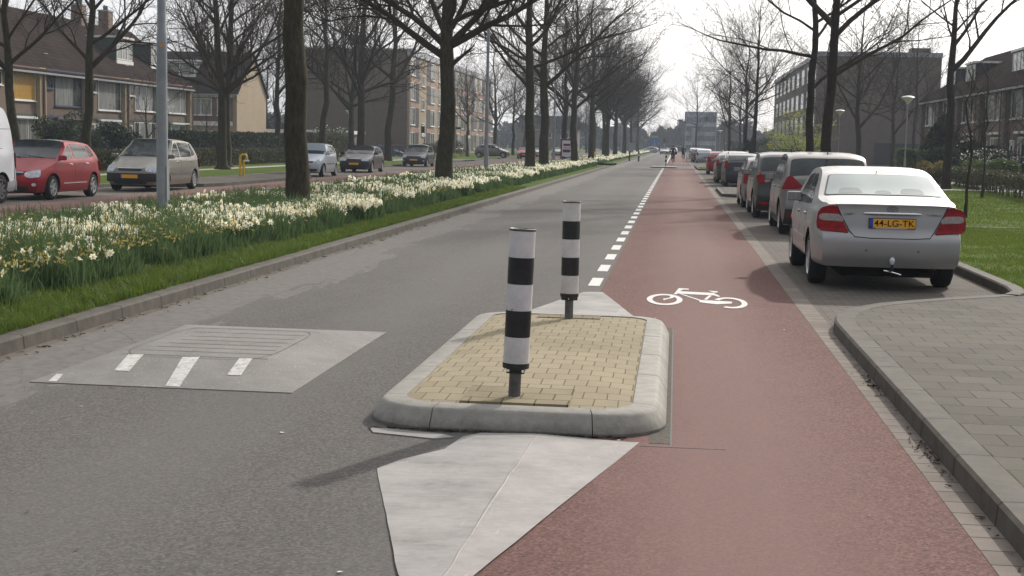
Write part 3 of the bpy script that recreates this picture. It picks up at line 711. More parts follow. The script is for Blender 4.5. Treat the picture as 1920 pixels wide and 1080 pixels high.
for x, y, z, lb in [(11.05, 99, .1, 'bowl-topped path lamp just beyond the twin dark trunks by the parking bay'), (-30.5, 130, .1, 'bowl-topped path lamp by the white-flowered bush and dark end wall'),
                 (-36, 287, .1, 'small pale path lamp past the end of the balcony flats'), (7, 232, .1, 'tiny far bowl lamp above the line of distant parked cars'), (12, 262, .1, 'tiny far bowl lamp by the blue shelter'),
                 (-31, 230, .1, 'distant path lamp half hidden behind verge trunks near the red car')]:
    c = copy_tree(s0); place(c, x, y, z, label=lb)

# ================================================================ SMALL STREET FURNITURE
t = empty('advert_board', (-7.95, 104, .09), 0, 'purple framed advert board with white poster half hidden behind a verge trunk', 'advert board')
m = MB(); m.box(-.52, -.06, .35, .52, .06, 2.0, 'purple_frame'); o = m.build('frame', parent=t); bevel(o, .04)
m = MB(); m.box(-.40, -.075, .5, .40, -.062, 1.86, 'poster_white'); pn = m.build('poster', parent=t); bevel(pn, .02)
m = MB(); m.prism([(-.3, 1.45), (.2, 1.45), (.2, 1.62), (-.3, 1.62)], 0, .004, 'purple_frame'); m.prism([(-.34, .98), (.15, .98), (.27, 1.1), (.15, 1.2), (-.34, 1.2)], 0, .004, 'purple_frame')
m.prism([(-.38, .53), (-.1, .53), (.38, .66), (.38, .72), (0, .62), (-.38, .7)], 0, .004, 'purple_frame')
for k in range(5): m.prism([(-.28+k*.1, 1.27), (-.22+k*.1, 1.27), (-.2+k*.1, 1.36), (-.26+k*.1, 1.36)], 0, .004, 'purple_frame')
o = m.build('printed_shapes', parent=pn); o.rotation_euler = (R(90), 0, 0); o.location = (0, -.0755, 0)
m = MB(); m.box(-.3, -.04, 0, -.2, .04, .36, 'iron_black'); m.box(.2, -.04, 0, .3, .04, .36, 'iron_black'); m.build('feet', parent=t)
t = empty('orange_marker_post', (-7.7, 131, .09), 0, 'short orange and white marker cabinet between two verge trunks', 'marker post')
m = MB(); m.box(-.26, -.12, 0, .26, .12, .95, 'orange_plastic'); o = m.build('body', parent=t); bevel(o, .03)
m = MB(); m.box(-.27, -.13, .3, -.1, -.121, .42, 'poster_white'); m.box(-.27, -.13, .6, -.1, -.121, .72, 'poster_white'); m.box(.12, -.13, .45, .27, -.121, .57, 'poster_white'); m.build('white_stripes', parent=t)
# yellow bent gas vent pipe
t = empty('vent_pipe', (-17.45, 55.8, .11), R(12), 'bright yellow hooked vent pipe with short brass outlet standing on the brick pavement', 'vent pipe')
MB().tube([(-.16, 0, 0), (-.16, 0, 1.1), (-.13, 0, 1.2), (-.05, 0, 1.26), (.08, 0, 1.26), (.15, 0, 1.20), (.17, 0, 1.08), (.17, 0, .95)], .06, 12, 'yellow_pipe').build('hooked_pipe', parent=t, smooth=60)
MB().tube([(.02, 0, 0), (.02, 0, .92)], .055, 12, 'yellow_pipe').build('short_pipe', parent=t, smooth=60)
MB().tube([(.02, 0, .9), (.30, 0, .90)], .06, 12, 'lamp_glass').build('outlet', parent=t, smooth=60)
t.scale = (.8, .8, .70)
# far island sign posts on the left of the main road
t = empty('keep_sign', (-4.55, 146, .06), 0, 'far grey sign box on two dark posts at the road edge', 'road sign')
m = MB(); m.box(-.30, -.06, .9, .18, .06, 1.9, 'lamp_cap'); m.build('sign_box', parent=t)
for x in (-.2, .75): MB().tube([(x, 0, 0), (x, 0, 1.05)], .085, 10, 'bollard_black').build('post', parent=t, smooth=40)
MB().lathe([(.09, .55), (.09, .75), (0, .75)], 10, 'bollard_white', c=(.75, 0, 0), cap=False).build('white_band', parent=t)
# street name signs
def name_sign(x, y, h, wd, rz, lb):
    t = empty('street_name_sign', (x, y, .1), rz, lb, 'street sign')
    MB().tube([(0, 0, 0), (0, 0, h+.1)], .035, 8, 'galvanised').build('post', parent=t)
    MB().box(-wd/2, -.02, h-.1, wd/2, .02, h+.1, 'sign_dark').build('name_plate', parent=t)
name_sign(-21.3, 136, 2.9, 1.1, 0, 'dark street name plate on grey pole in front of the balcony flats'); name_sign(-22.0, 133.5, 2.95, 1.0, R(20), 'dark street name plate half hidden behind the thick forked trunk')
# distant signs at the next junction
t = empty('direction_sign', (-4.6, 300, 0), 0, 'distant green and blue direction sign on a post at the road end', 'road sign')
MB().tube([(0, 0, 0), (0, 0, 3)], .08, 8, 'galvanised').build('post', parent=t); MB().box(-.8, -.05, 1.9, .8, .05, 3.3, 'sign_blue').build('blue_panel', parent=t); MB().box(-.75, -.06, 3.35, .75, .06, 3.8, 'sign_green').build('green_panel', parent=t)
t = empty('traffic_light', (-2.4, 290, 0), 0, 'tiny distant traffic light with dark head beside the oncoming white car', 'traffic light')
MB().tube([(0, 0, 0), (0, 0, 2.4)], .07, 8, 'galvanised').build('post', parent=t); MB().box(-.25, -.15, 2.2, .25, .15, 3.2, 'iron_black').build('signal_head', parent=t)
t = empty('banner', (3.1, 262, 0), 0, 'tall pale banner on a pole beyond the cyclists', 'banner')
MB().tube([(-.35, 0, 0), (-.35, 0, 5.2)], .05, 8, 'galvanised').build('pole', parent=t); MB().box(-.3, -.02, 2.6, .5, .02, 5.1, 'lamp_cap').build('banner_cloth', parent=t)
t = empty('bus_shelter', (18.2, 238, 0), 0, 'far blue walled shelter with thin yellow roof behind the parked cars', 'shelter')
MB().box(-1.2, -.1, 0, 2.2, 1.5, 2.1, 'sign_blue').build('wall', parent=t); MB().box(-3.2, -.4, 2.2, 2.6, 1.8, 2.4, 'yellow_pipe').build('roof', parent=t)
MB().box(-4.6, .5, 0, -1.4, .9, 1.6, 'leaf_bush').build('green_panel', parent=t)
# fence left by the flats
t = empty('railing_fence', (-28.2, 132, .1), R(82), 'black bar railing beside the lawn at the foot of the dark end wall', 'railing')
m = MB()
for k in range(9): m.box(k*1.6-.03, -.03, 0, k*1.6+.03, .03, 1.25, 'iron_black')
m.box(-.03, -.02, 1.1, 12.8, .02, 1.16, 'iron_black'); m.box(-.03, -.02, .1, 12.8, .02, .16, 'iron_black')
m.build('rails', parent=t); m = MB()
for k in range(84): m.box(k*.152, -.01, .16, k*.152+.025, .01, 1.1, 'iron_black')
m.build('bars', parent=t)
# litter: twigs and leaves in the gutters, one object of uncountable bits
random.seed(5); m = MB()
def bit(x, y, z, l, w_, a):
    ca, sa = math.cos(a), math.sin(a); h = .004+random.random()*.01
    p = [(-l, -w_), (l, -w_*.3), (l*.9, w_*.5), (-l*.8, w_)]
    m.add([(x+u*ca-v*sa, y+u*sa+v*ca, z+(.003 if k % 2 else h)) for k, (u, v) in enumerate(p)], [(0, 1, 2, 3)], 'dirt_litter')
for k in range(130): y = random.choice((random.uniform(5, 12.8), random.gauss(10.3, .3), random.gauss(8, .25))); bit(1.49-abs(random.gauss(0, .035)), y, .006, random.uniform(.006, .035), random.uniform(.003, .008), random.gauss(1.57, .7))
for k in range(420): y = random.uniform(8, 40); bit(-5.03+abs(random.gauss(0, .07)), y, .002, random.uniform(.006, .04), random.uniform(.004, .012), random.gauss(1.57, .8))
for k in range(110): bit(random.uniform(-1.75, -.25), 8.045+abs(random.gauss(0, .015)), .005, random.uniform(.006, .03), .006, random.gauss(0, .4))
m.build('gutter_litter', kind='stuff')
m = MB()
for k in range(90):
    x = random.uniform(-4.8, 1.4); y = 5+30*random.random()**1.5; a = random.uniform(0, 3.14); s_ = random.uniform(.006, .016)
    m.add([(x+s_*math.cos(a+q), y+s_*math.sin(a+q), .006+.003*(q > 2)) for q in (0, 1.2, 2.6, 4.4)], [(0, 1, 2, 3)], 'poster_white' if k % 3 else 'dirt_litter')
m.build('road_litter', kind='stuff')
# ================================================================ TREES
def grow_tree(seed, H=14, r0=.28, fork=4.5, limbs=None, n_prim=10, spread=1.0, dens=1.0, flare=1.0, sec=9, ter=7, twg=5, sides=10, lean=(0, 0), young=False, droop=0.0):
    """returns (trunk MB, crown MB); a tapered trunk, limbs, branches and fine twigs"""
    rng = random.Random(seed); T = MB(); K = MB()
    def path(p, d, L, r, n, wob, up, rend=.35):
        pts = [p.copy()]; rad = [r]; d = d.normalized()
        for i in range(n):
            d = (d+Vector((rng.gauss(0, wob), rng.gauss(0, wob), rng.gauss(0, wob)+up))).normalized()
            p = p+d*(L/n); pts.append(p.copy()); rad.append(r*(1-(1-rend)*(i+1)/n))
        return pts, rad
    def at(pts, t):
        f = t*(len(pts)-1); i = min(int(f), len(pts)-2); return pts[i].lerp(pts[i+1], f-i), (pts[i+1]-pts[i]).normalized()
    # trunk and leader
    n = 14; pts = []; rad = []; x = y = 0; zt = H*.92
    for i in range(n+1):
        z = zt*(i/n)**1.05
        if i > 1: x += rng.gauss(0, .03*H/14*(1+i*.18)); y += rng.gauss(0, .03*H/14*(1+i*.18))
        f = z/zt; rr_ = r0*(1-.35*min(1, z/fork)*.6) if z < fork else r0*.79*max(.04, (1-(z-fork)/(zt-fork))**.9)
        pts.append(Vector((x+lean[0]*z, y+lean[1]*z, z-.05))); rad.append(rr_)
    # fine lower stations with root flare and lumps
    low = [(0, 1.45*flare), (.10, 1.28*flare), (.25, 1.13), (.5, 1.04), (1.0, 1.0)]
    P2 = [Vector((lean[0]*z, lean[1]*z, z-.05)) for z, k in low]; R2 = [r0*k for z, k in low]
    for p, r in zip(pts, rad):
        if p.z > 1.3: P2.append(p); R2.append(r)
    # interpolate for lumpiness
    P3, R3 = [], []
    for i in range(len(P2)-1):
        m_ = 3 if P2[i].z > .9 and P2[i].z < fork+1 else 1
        for k in range(m_):
            t = k/m_; P3.append(P2[i].lerp(P2[i+1], t)); R3.append((R2[i]*(1-t)+R2[i+1]*t)*(1+rng.uniform(-.05, .05)))
    P3.append(P2[-1]); R3.append(R2[-1])
    T.tube(P3, R3, sides)
    tr_at = lambda z: min(((abs(p.z-z), i) for i, p in enumerate(P3)))[1]
    prim = []
    if limbs:
        for (z, az, el, L, r) in limbs: prim.append((z, R(az), R(el), L, r))
    az = rng.uniform(0, 6.28)
    zz0 = fork if not limbs else fork+1.0
    for i in range(n_prim):
        f = i/max(1, n_prim-1); z = zz0+(H*.84-zz0)*f**1.1; az += 2.4+rng.uniform(-.5, .5)
        el = R(30+38*f+rng.uniform(-8, 8)); L = (H-z)*.62*spread*rng.uniform(.8, 1.15)+.8
        prim.append((z, az, el, L, None))
    twigs = 0
    for (z, az, el, L, r) in prim:
        k = tr_at(z); p = P3[k]; rt = R3[k]; r = r or rt*rng.uniform(.38, .58)
        d = Vector((math.cos(az)*math.cos(el), math.sin(az)*math.cos(el), math.sin(el)))
        pp, pr = path(p, d, L, r, 9, .085, .035-droop, .14)
        K.tube(pp, pr, 6, cap=False)
        ns = max(3, int(sec*dens*L/5))
        for j in range(ns):
            t = .14+.84*(j+rng.random())/ns; q, dd = at(pp, t); r1 = pr[min(8, int(t*9))]*rng.uniform(.4, .62)
            ax = Vector((rng.gauss(0, 1), rng.gauss(0, 1), rng.gauss(.25, .6))); ax = (ax-dd*ax.dot(dd)).normalized()
            d2 = (dd*rng.uniform(.6, 1.0)+ax*rng.uniform(.5, .95)+Vector((0, 0, .12))).normalized(); L2 = L*(1-t*.55)*rng.uniform(.32, .55)+.4
            p2, q2 = path(q, d2, L2, max(r1, .014), 6, .13, .04-droop, .3); K.tube(p2, q2, 4, cap=False)
            nt_ = max(2, int(ter*dens*L2/2.2))
            for k3 in range(nt_):
                t3 = .12+.88*(k3+rng.random())/nt_; q3, d3 = at(p2, min(.99, t3)); ax = Vector((rng.gauss(0, 1), rng.gauss(0, 1), rng.gauss(.2, .8))); ax = (ax-d3*ax.dot(d3)).normalized()
                d4 = (d3*.8+ax*rng.uniform(.5, 1.0)).normalized(); L3 = L2*rng.uniform(.25, .5)+.25
                p4, q4 = path(q3, d4, L3, max(.008, r1*.35), 4, .16, .03-droop, .45); K.tube(p4, q4, 3, cap=False)
                for k5 in range(rng.randint(int(twg*.6), twg)):
                    t5 = rng.uniform(.15, 1); q5, d5 = at(p4, min(.99, t5)); ax = Vector((rng.gauss(0, 1), rng.gauss(0, 1), rng.gauss(.15, .8))).normalized()
                    d6 = (d5*.7+ax*.8).normalized(); L4 = rng.uniform(.22, .62)*(.5 if young else 1)
                    p6, q6 = path(q5, d6, L4, .0062, 2, .2, .04, .6); K.tube(p6, q6, 3, cap=False); twigs += 1
    return T, K
def tree_obj(seed, barkmat='bark', twigmat='twig', name='bare_tree', **k):
    T, K = grow_tree(seed, **k); t = empty(name)
    T.build('trunk', barkmat, t, smooth=180); K.build('crown', twigmat, t, smooth=180); t['category'] = 'tree'; return t
G_V = 'bare trees in the daffodil verge'; G_S = 'bare trees on the service road lawn'; G_R = 'bare trees along the parking bays'
# A: straight trunk near the lamp post, B: low forked spreading tree
tA = tree_obj(11, H=15, r0=.235, fork=6.4, n_prim=10, flare=1.25, sides=14, lean=(-.012, 0)); tA['group'] = G_V
place(tA, -7.5, 27.6, .09, 0, 1, 'straight thick mossy trunk rising out of the nearest daffodils')
tB = tree_obj(23, H=16, r0=.285, fork=4.4, flare=1.15, sides=14, n_prim=12, spread=1.0, sec=11,
              limbs=[(4.15, 172, 36, 7.2, .135), (4.5, 10, 24, 6.4, .13), (4.6, 195, 42, 6.5, .12), (4.75, -12, 38, 6.8, .12), (4.9, 150, 58, 6.5, .11), (5.0, 60, 60, 6, .11), (5.2, -60, 35, 6, .10), (3.9, 5, 50, 1.2, .11)])
tB['group'] = G_V; place(tB, -7.45, 45.2, .09, 0, 1, 'thick trunk forking low into wide spreading limbs in front of the balcony flats')
tC = tree_obj(37, H=16, r0=.26, fork=5.2, n_prim=11, sec=10, limbs=[(4.2, 170, 50, 6, .09), (5.0, 150, 30, 6.5, .10), (5.4, 8, 14, 6.8, .085), (5.8, 200, 18, 6, .08)]); tC['group'] = G_V
place(tC, -7.25, 70.5, .09, 0, 1, 'bare tree rising from a bright clump of daffodils, left neighbour of the poster board trunk')
tD = tree_obj(41, H=15.5, r0=.28, fork=4.9, n_prim=11, sec=10, limbs=[(4.9, -8, 40, 7.5, .13), (5.2, 185, 45, 6, .11)]); tD['group'] = G_V
place(tD, -7.45, 80.0, .09, 0, 1, 'bare tree whose trunk hides half of the purple poster board')
tE = tree_obj(53, H=15, r0=.25, fork=3.9, n_prim=12, sec=9, limbs=[(3.9, 160, 45, 6, .11), (4.1, 20, 40, 6.5, .12), (4.3, 80, 55, 6, .1)]); tE['group'] = G_V
place(tE, -7.0, 98, .09, 0, 1, 'bare low forked tree with dark trunk just beyond the purple poster board')
ords = ['second', 'third', 'fourth', 'fifth', 'sixth', 'seventh', 'eighth', 'ninth', 'tenth', 'eleventh', 'twelfth', 'thirteenth']
rest = [(-8.6, 109), (-7.4, 124), (-7.9, 135), (-7.2, 148), (-8.1, 160), (-7.3, 171), (-7.9, 184), (-7.2, 198), (-7.8, 212), (-7.2, 228), (-7.8, 246), (-7.2, 266)]
protoV = [tE, tC, tD, tB]
for i, (x, y) in enumerate(rest):
    c = copy_tree(protoV[i % 4]); place(c, x, y, .09, R(70+137*i), .92+.14*((i*37) % 10)/10, f'bare verge tree, {ords[i]} trunk beyond the purple poster board')
# service road lawn trees
tS1 = tree_obj(67, H=17, r0=.245, fork=3.6, n_prim=13, spread=.95, sec=9, ter=6, flare=1.3, lean=(-.05, 0), limbs=[(3.3, 10, 36, 6, .12), (3.9, 165, 28, 5.5, .11), (3.7, 25, 30, 5.5, .10), (4.3, 60, 50, 5, .1), (4.3, 190, 55, 5.2, .11)])
tS1['group'] = G_S; place(tS1, -22.2, 67.6, .1, 0, 1, 'broad low-forked bare tree on the lawn beside the yellow vent pipe')
tS2 = tree_obj(71, H=14, r0=.2, fork=3.9, n_prim=12, spread=1.0, sec=11, limbs=[(4.0, 35, 52, 5.5, .11), (4.4, 160, 40, 5, .09)]); tS2['group'] = G_S
place(tS2, -22.2, 51.4, .1, 0, 1, 'slender forked bare tree standing behind the red hatchback')
SV = [(tS2, -22.5, 46.2, 200, .9, 'bare tree at the picture edge behind the white van'), (tS1, -23.6, 72.5, 150, 1.0, 'bare tree standing close behind the broad low-forked tree'),
      (tS2, -22.3, 88, 77, 1.15, 'bare tree in front of the dark end wall beside the white small hatchback'), (tS1, -22.6, 100, 250, 1.3, 'thick bare tree in front of the dark end wall above the old black hatchback'),
      (tS2, -22.2, 108, 20, 1.45, 'bare tree in front of the dark end wall just before the black railing'), (tS2, -22.5, 152, 130, .85, 'small bare tree in front of the far flats by the grey parked car'),
      (tS1, -27.5, 118, 200, 1.15, 'bare tree standing well back on the lawn close to the dark end wall'), (tS2, -30.5, 106, 310, 1.2, 'bare tree behind the tall olive hedge beside the garage roof'),
      (tS1, -21.5, 168, 60, .95, 'bare tree at the far corner of the balcony flats'), (tS2, -21, 182, 300, 1, 'bare tree just past the balcony flats beside the path lamp'),
      (tS2, -22, 205, 10, 1.1, 'farther bare tree past the flats above the red oncoming car'), (tS1, -21, 225, 100, 1.0, 'farthest bare tree on the service road lawn')]
for p, x, y, a, s, lb in SV: c = copy_tree(p); place(c, x, y, .1, R(a), s, lb)
# right hand trees
tR1 = tree_obj(83, 'bark_dark', 'twig_dark', H=15, r0=.185, fork=5.0, n_prim=12, spread=1.2, sec=10, ter=6, twg=4, limbs=[(5.6, 150, 42, 8, .11), (4.0, 15, 28, 6.5, .075), (5.2, 25, 48, 7, .10), (5.9, 10, 30, 7, .07)])
tR1['group'] = G_R; place(tR1, 5.0, 47.8, .1, 0, 1, 'dark reddish trunk rising behind the grey crossover, nearer of the close pair')
tR2 = tree_obj(97, 'bark_dark', 'twig_dark', H=14.5, r0=.175, fork=4.6, n_prim=12, spread=1.15, sec=9, ter=6, twg=4, limbs=[(5.2, 170, 12, 5.5, .07), (3.9, 20, 45, 5, .08)])
tR2['group'] = G_R; place(tR2, 5.1, 55.5, .1, 0, 1, 'dark trunk close beside and slightly behind the reddish trunk, behind the black crossover')
tR3 = tree_obj(103, 'bark_dark', 'twig_dark', H=12, r0=.19, fork=5.3, n_prim=8, spread=1.0, sec=7, ter=5, twg=4, limbs=[(4.9, -10, 52, 6.5, .12), (6.2, 15, 44, 6, .08)], lean=(.004, 0))
tR3['group'] = G_R; place(tR3, 11.6, 62.6, .1, 0, 1, 'tall dark trunk on the lawn just right of the silver sedan roof')
tR4 = tree_obj(109, 'bark', 'twig', H=13.5, r0=.2, fork=3.3, n_prim=12, spread=1.1, sec=10, ter=6, twg=4, limbs=[(3.1, 20, 40, 7, .11), (3.6, 170, 50, 5, .09)])
tR4['group'] = G_R; place(tR4, 12.3, 98, .1, 0, 1, 'greyer bare tree in front of the big gable wall beyond the twin dark trunks')
RT = [(tR2, 5.3, 97, 120, .9, 'slender bare tree standing over the small red car'), (tR1, 5.6, 118, 250, .85, 'wide bare tree over the grass strip beyond the red car'), (tR4, 5.2, 140, 60, .9, 'bare tree above the silver estate parked far down the bay'),
      (tR2, 3.4, 245, 30, 1.05, 'tall thin bare tree standing in front of the distant office block'), (tR1, 7.5, 170, 170, .8, 'leaning far bare tree among the distant parked cars'),
      (tR4, 13.5, 135, 190, .75, 'smaller bare tree before the balcony side of the right-hand flats'), (tR4, 17.5, 118, 280, .95, 'bare garden tree close to the blank gable wall of the right-hand flats'), (tR2, 21.5, 132, 30, 1.0, 'tall bare tree in front of the blank gable wall, beside the dormer house'), (tR3, 9.5, 205, 100, .8, 'far bare tree near the blue shelter')]
for p, x, y, a, s, lb in RT: c = copy_tree(p); place(c, x, y, .1, R(a), s, lb)
# garden trees (small) and saplings
tG = tree_obj(127, 'bark', 'twig', H=5.6, r0=.11, fork=1.3, n_prim=8, spread=1.25, sec=7, ter=4, twg=4, young=True, limbs=[(1.2, 150, 40, 3, .06), (1.5, 20, 45, 3, .06)]); tG['name'] = 0; del tG['name']
tG['group'] = 'small bare garden trees'; place(tG, 15.4, 83, .1, 0, 1, 'small many-branched bare garden tree beside the dark yew')
for x, y, a, s, lb in [(17.6, 84, 90, 1.1, 'small bare garden tree before the white-framed upstairs windows'), (16.0, 66.5, 200, 1.0, 'bare garden tree at the picture edge by the white garden door'), (16.3, 72, 40, .62, 'little bare garden tree behind the flowering bush'),
                       (-35.5, 92, 20, .95, 'gnarled small bare garden tree before the third terraced house'), (-36, 106, 120, .8, 'small bare garden tree before the last terraced house')]:
    c = copy_tree(tG); place(c, x, y, .1, R(a), s, lb)
for x, y, h, sd_, lb in [(7.05, 35.4, 3.6, 5, 'thin straight sapling on the lawn nearest the sedan'), (10.7, 51, 4.7, 9, 'thin sapling farther back in front of the low bare hedge')]:
    t = empty('sapling', (x, y, .1), 0, lb, 'tree'); rg = random.Random(sd_); m = MB()
    pts = [Vector((rg.gauss(0, .015)*k, rg.gauss(0, .015)*k, h*k/9)) for k in range(10)]; m.tube(pts, [.055, .038]+[.036-.0028*k for k in range(8)], 8); m.build('trunk', 'bark', t, smooth=180)
    m = MB()
    for k in range(26):
        z = h*rg.uniform(.42, 1); a = rg.uniform(0, 6.28); L = rg.uniform(.3, 1.0)*(1.15-z/h*.6); p = Vector((0, 0, z)); q = p+Vector((math.cos(a)*.7, math.sin(a)*.7, .75))*L
        m.tube([p, (p+q)/2+Vector((rg.gauss(0, .04), rg.gauss(0, .04), 0)), q], [.009, .007, .004], 4)
        for j in range(3):
            b = p.lerp(q, rg.uniform(.3, .95)); m.tube([b, b+Vector((rg.gauss(0, .15), rg.gauss(0, .15), .2))], [.005, .003], 3)
    m.build('crown', 'twig', t)
# ---------------------------------------------------------------- leaf clouds
def leaf_quads(n, fn, size, rng, flat_=.0):
    """n leaf quads at points given by fn(n)->(n,3)"""
    P = fn(n); a = rng.normal(size=(n, 3)); a[:, 2] *= (1-flat_); a /= np.linalg.norm(a, axis=1)[:, None]
    b = rng.normal(size=(n, 3)); b -= a*(a*b).sum(1)[:, None]; b /= np.linalg.norm(b, axis=1)[:, None]
    s = size*rng.uniform(.6, 1.3, n)[:, None]; u, v = a*s, b*s*.55
    V = np.stack([P-u, P-v, P+u, P+v], 1).reshape(-1, 3); F = np.arange(4*n).reshape(-1, 4); return V, F
def bush(name, x, y, z, rx, ry, h, n, size, mat, lb, seed=0, cone=False, stem='twig', cat='bush', group=None, mats=None, lumps=14):
    rng = np.random.default_rng(seed); t = empty(name, (x, y, z), 0, lb, cat, group)
    L = rng.uniform(-1, 1, (lumps, 3))
    def fn(k):
        c = L[rng.integers(0, lumps, k)]; d = rng.normal(size=(k, 3)); d /= np.linalg.norm(d, axis=1)[:, None]
        r = rng.uniform(.25, 1, k)[:, None]**.5; p = c*.58+d*r*.46
        zz = (p[:, 2]+1)/2
        if cone: sc_ = (1.12-zz)*1.0
        else: sc_ = np.ones(k)
        return np.stack([p[:, 0]*rx*sc_, p[:, 1]*ry*sc_, np.clip(zz, .0, 1.1)*h], 1)
    V, F = leaf_quads(n, fn, size, rng); mi = None
    if mats: mi = (rng.random(n) < .16).astype(int)
    np_obj('foliage', V, F, [mat]+(mats or []), mi, parent=t)
    m = MB(); rg = random.Random(seed)
    for k in range(7):
        a = rg.uniform(0, 6.28); m.tube([(0, 0, 0), (math.cos(a)*rx*.3, math.sin(a)*ry*.3, h*.4), (math.cos(a)*rx*.55, math.sin(a)*ry*.55, h*.8)], [.03, .02, .01], 5)
    m.build('stem', stem, t); return t
def hedge(name, x0, y0, x1, y1, w_, h, n, size, mat, lb, z=.1, seed=0, bare=0.0, core='soil', group=None):
    rng = np.random.default_rng(seed); L = math.hypot(x1-x0, y1-y0); ang = math.atan2(y1-y0, x1-x0)
    t = empty(name, (x0, y0, z), ang, lb, 'hedge', group)
    def fn(k):
        u = rng.uniform(0, L, k); s = rng.integers(0, 3, k); hv = h*(1+.05*np.sin(u*1.3)+.04*np.sin(u*3.7+1)); lo = bare*h
        zz = lo+(hv-lo)*rng.random(k)**.8; vv = np.where(s == 0, -w_/2, np.where(s == 1, w_/2, rng.uniform(-w_/2, w_/2, k)))
        zz = np.where(s == 2, hv, zz); e = rng.normal(0, .045, (k, 3)); return np.stack([u, vv, zz], 1)+e
    V, F = leaf_quads(n, fn, size, rng); np_obj('foliage', V, F, [mat], parent=t)
    m = MB(); rg = random.Random(seed)
    if bare > 0:
        for k in range(int(L*9)):
            u = rg.uniform(0, L); v = rg.uniform(-w_/3, w_/3); m.tube([(u, v, 0), (u+rg.gauss(0, .07), v+rg.gauss(0, .07), h*.5), (u+rg.gauss(0, .16), v+rg.gauss(0, .1), h*.98)], [.012, .009, .004], 3)
            u2 = u+rg.gauss(0, .1); m.tube([(u, v, h*.2), (u2, v, h*.6)], [.006, .004], 3)
        m.build('stems', 'twig', t)
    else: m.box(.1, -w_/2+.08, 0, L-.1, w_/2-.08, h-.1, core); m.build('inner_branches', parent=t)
    return t
hedge('hedge', -25.6, 40, -25.6, 104, .8, .82, 42000, .06, 'leaf_hedge', 'long low brownish clipped hedge in front of the terraced gardens', seed=1)
hedge('hedge', -31, 84, -31, 127, 1.2, 1.75, 30000, .085, 'leaf_dark', 'tall dark clipped hedge in front of the tan gable house', seed=2)
hedge('hedge', -30.2, 112, -30.0, 128, .9, 1.9, 13000, .085, 'leaf_hedge', 'tall olive hedge in front of the white-edged garage roof', seed=12)
hedge('hedge', 11.3, 40, 13.4, 71, .5, .80, 22000, .042, 'leaf_hedge', 'low sparse hedge with bare stems showing the pale path through it', bare=.42, seed=3)
hedge('hedge', 14.6, 96, 19.5, 97, .8, 1.6, 9000, .08, 'leaf_bush', 'green clipped hedge at the foot of the big gable wall', seed=4)
hedge('hedge', 16.0, 88.5, 19.6, 89, .9, 2.0, 9000, .08, 'leaf_dark', 'dark block hedge beside the conical yew', seed=5)
bush('yew', 15.6, 86.0, .1, 1.9, 1.9, 3.9, 15000, .10, 'leaf_dark', 'tall dark conical yew in the garden behind the silver sedan', 7, cone=True, lumps=40)
bush('yew', 14.6, 80.0, .1, 1.5, 1.5, 2.0, 9000, .10, 'leaf_dark', 'dark rounded evergreen beside the tall yew, behind the lawn trunk', 8, lumps=30)
bush('bush', 12.6, 70.5, .1, .95, .8, 1.15, 2600, .07, 'leaf_rust', 'yellow and rust coloured little bush beside the sedan roof', 9)
bush('bush', 14.2, 67, .1, 1.5, 1.1, 1.35, 6000, .08, 'leaf_bush', 'rounded green garden bush between the two saplings', 10)
bush('bush', 15.6, 73, .1, 1.6, 1.3, 1.9, 6000, .07, 'leaf_dark', 'garden bush dotted with white blossom behind the rounded green bush', 13, mats=['blossom'])
bush('bush', 15.0, 60, .1, 1.0, .9, 1.0, 2500, .06, 'leaf_bush', 'low garden bush with white flowers near the hedge end', 14, mats=['blossom'])
bush('bush', 17.2, 66, .1, 1.7, 1.5, 1.5, 6500, .09, 'leaf_dark', 'dark evergreen bush under the white garden door', 15)
bush('bush', 16.6, 59, .1, 1.4, 1.5, 1.3, 5000, .09, 'leaf_dark', 'dark evergreen bush at the picture edge behind the hedge', 16)
bush('bush', -35.2, 86.5, .1, 1.6, 1.4, 2.6, 7000, .09, 'leaf_dark', 'round dark evergreen with pale flecks behind the red hatchback', 17)
bush('bush', -36.5, 80.5, .1, 1.7, 1.4, 3.1, 6000, .08, 'leaf_dark', 'loose dark bush in front of the blue-painted house', 18, mats=['leaf_bush'])
bush('bush', -36.0, 83.4, .1, 1.3, 1.2, 2.0, 4000, .08, 'leaf_dark', 'low dark bush between the two bigger evergreen bushes', 19)
bush('bush', -35.5, 96.5, .1, 1.4, 1.0, 1.2, 3500, .08, 'leaf_bush', 'low green bush before the white-framed patio windows', 20)
bush('bush', -33.2, 134, .1, 2.0, 1.6, 3.0, 5000, .08, 'leaf_dark', 'bush with white blossom beside the lamp at the dark end wall', 21, mats=['blossom'])
bush('bush', -25.0, 150, .1, 3.4, 1.6, 1.9, 7000, .08, 'leaf_hedge', 'wide brown twiggy bush at the foot of the balcony flats', 22)
bush('bush', -22.2, 136, .1, 1.6, .6, .5, 1800, .06, 'leaf_spring', 'low bright yellow flower patch under the street name plate', 23)
bush('bush', 5.6, 110, .1, 1.0, 1.0, 2.6, 5000, .08, 'leaf_dark', 'narrow dark evergreen beside the grass parking island', 24, cone=True)
bush('bush', 8.5, 104, .1, 2.6, 1.6, 1.6, 6000, .09, 'leaf_dark', 'wide dark evergreen bush beyond the slender bare tree', 25)
bush('bush', 12.6, 150, .1, 3.0, 2.0, 2.0, 5000, .09, 'leaf_dark', 'dark bushes at the foot of the right-hand flats', 28)
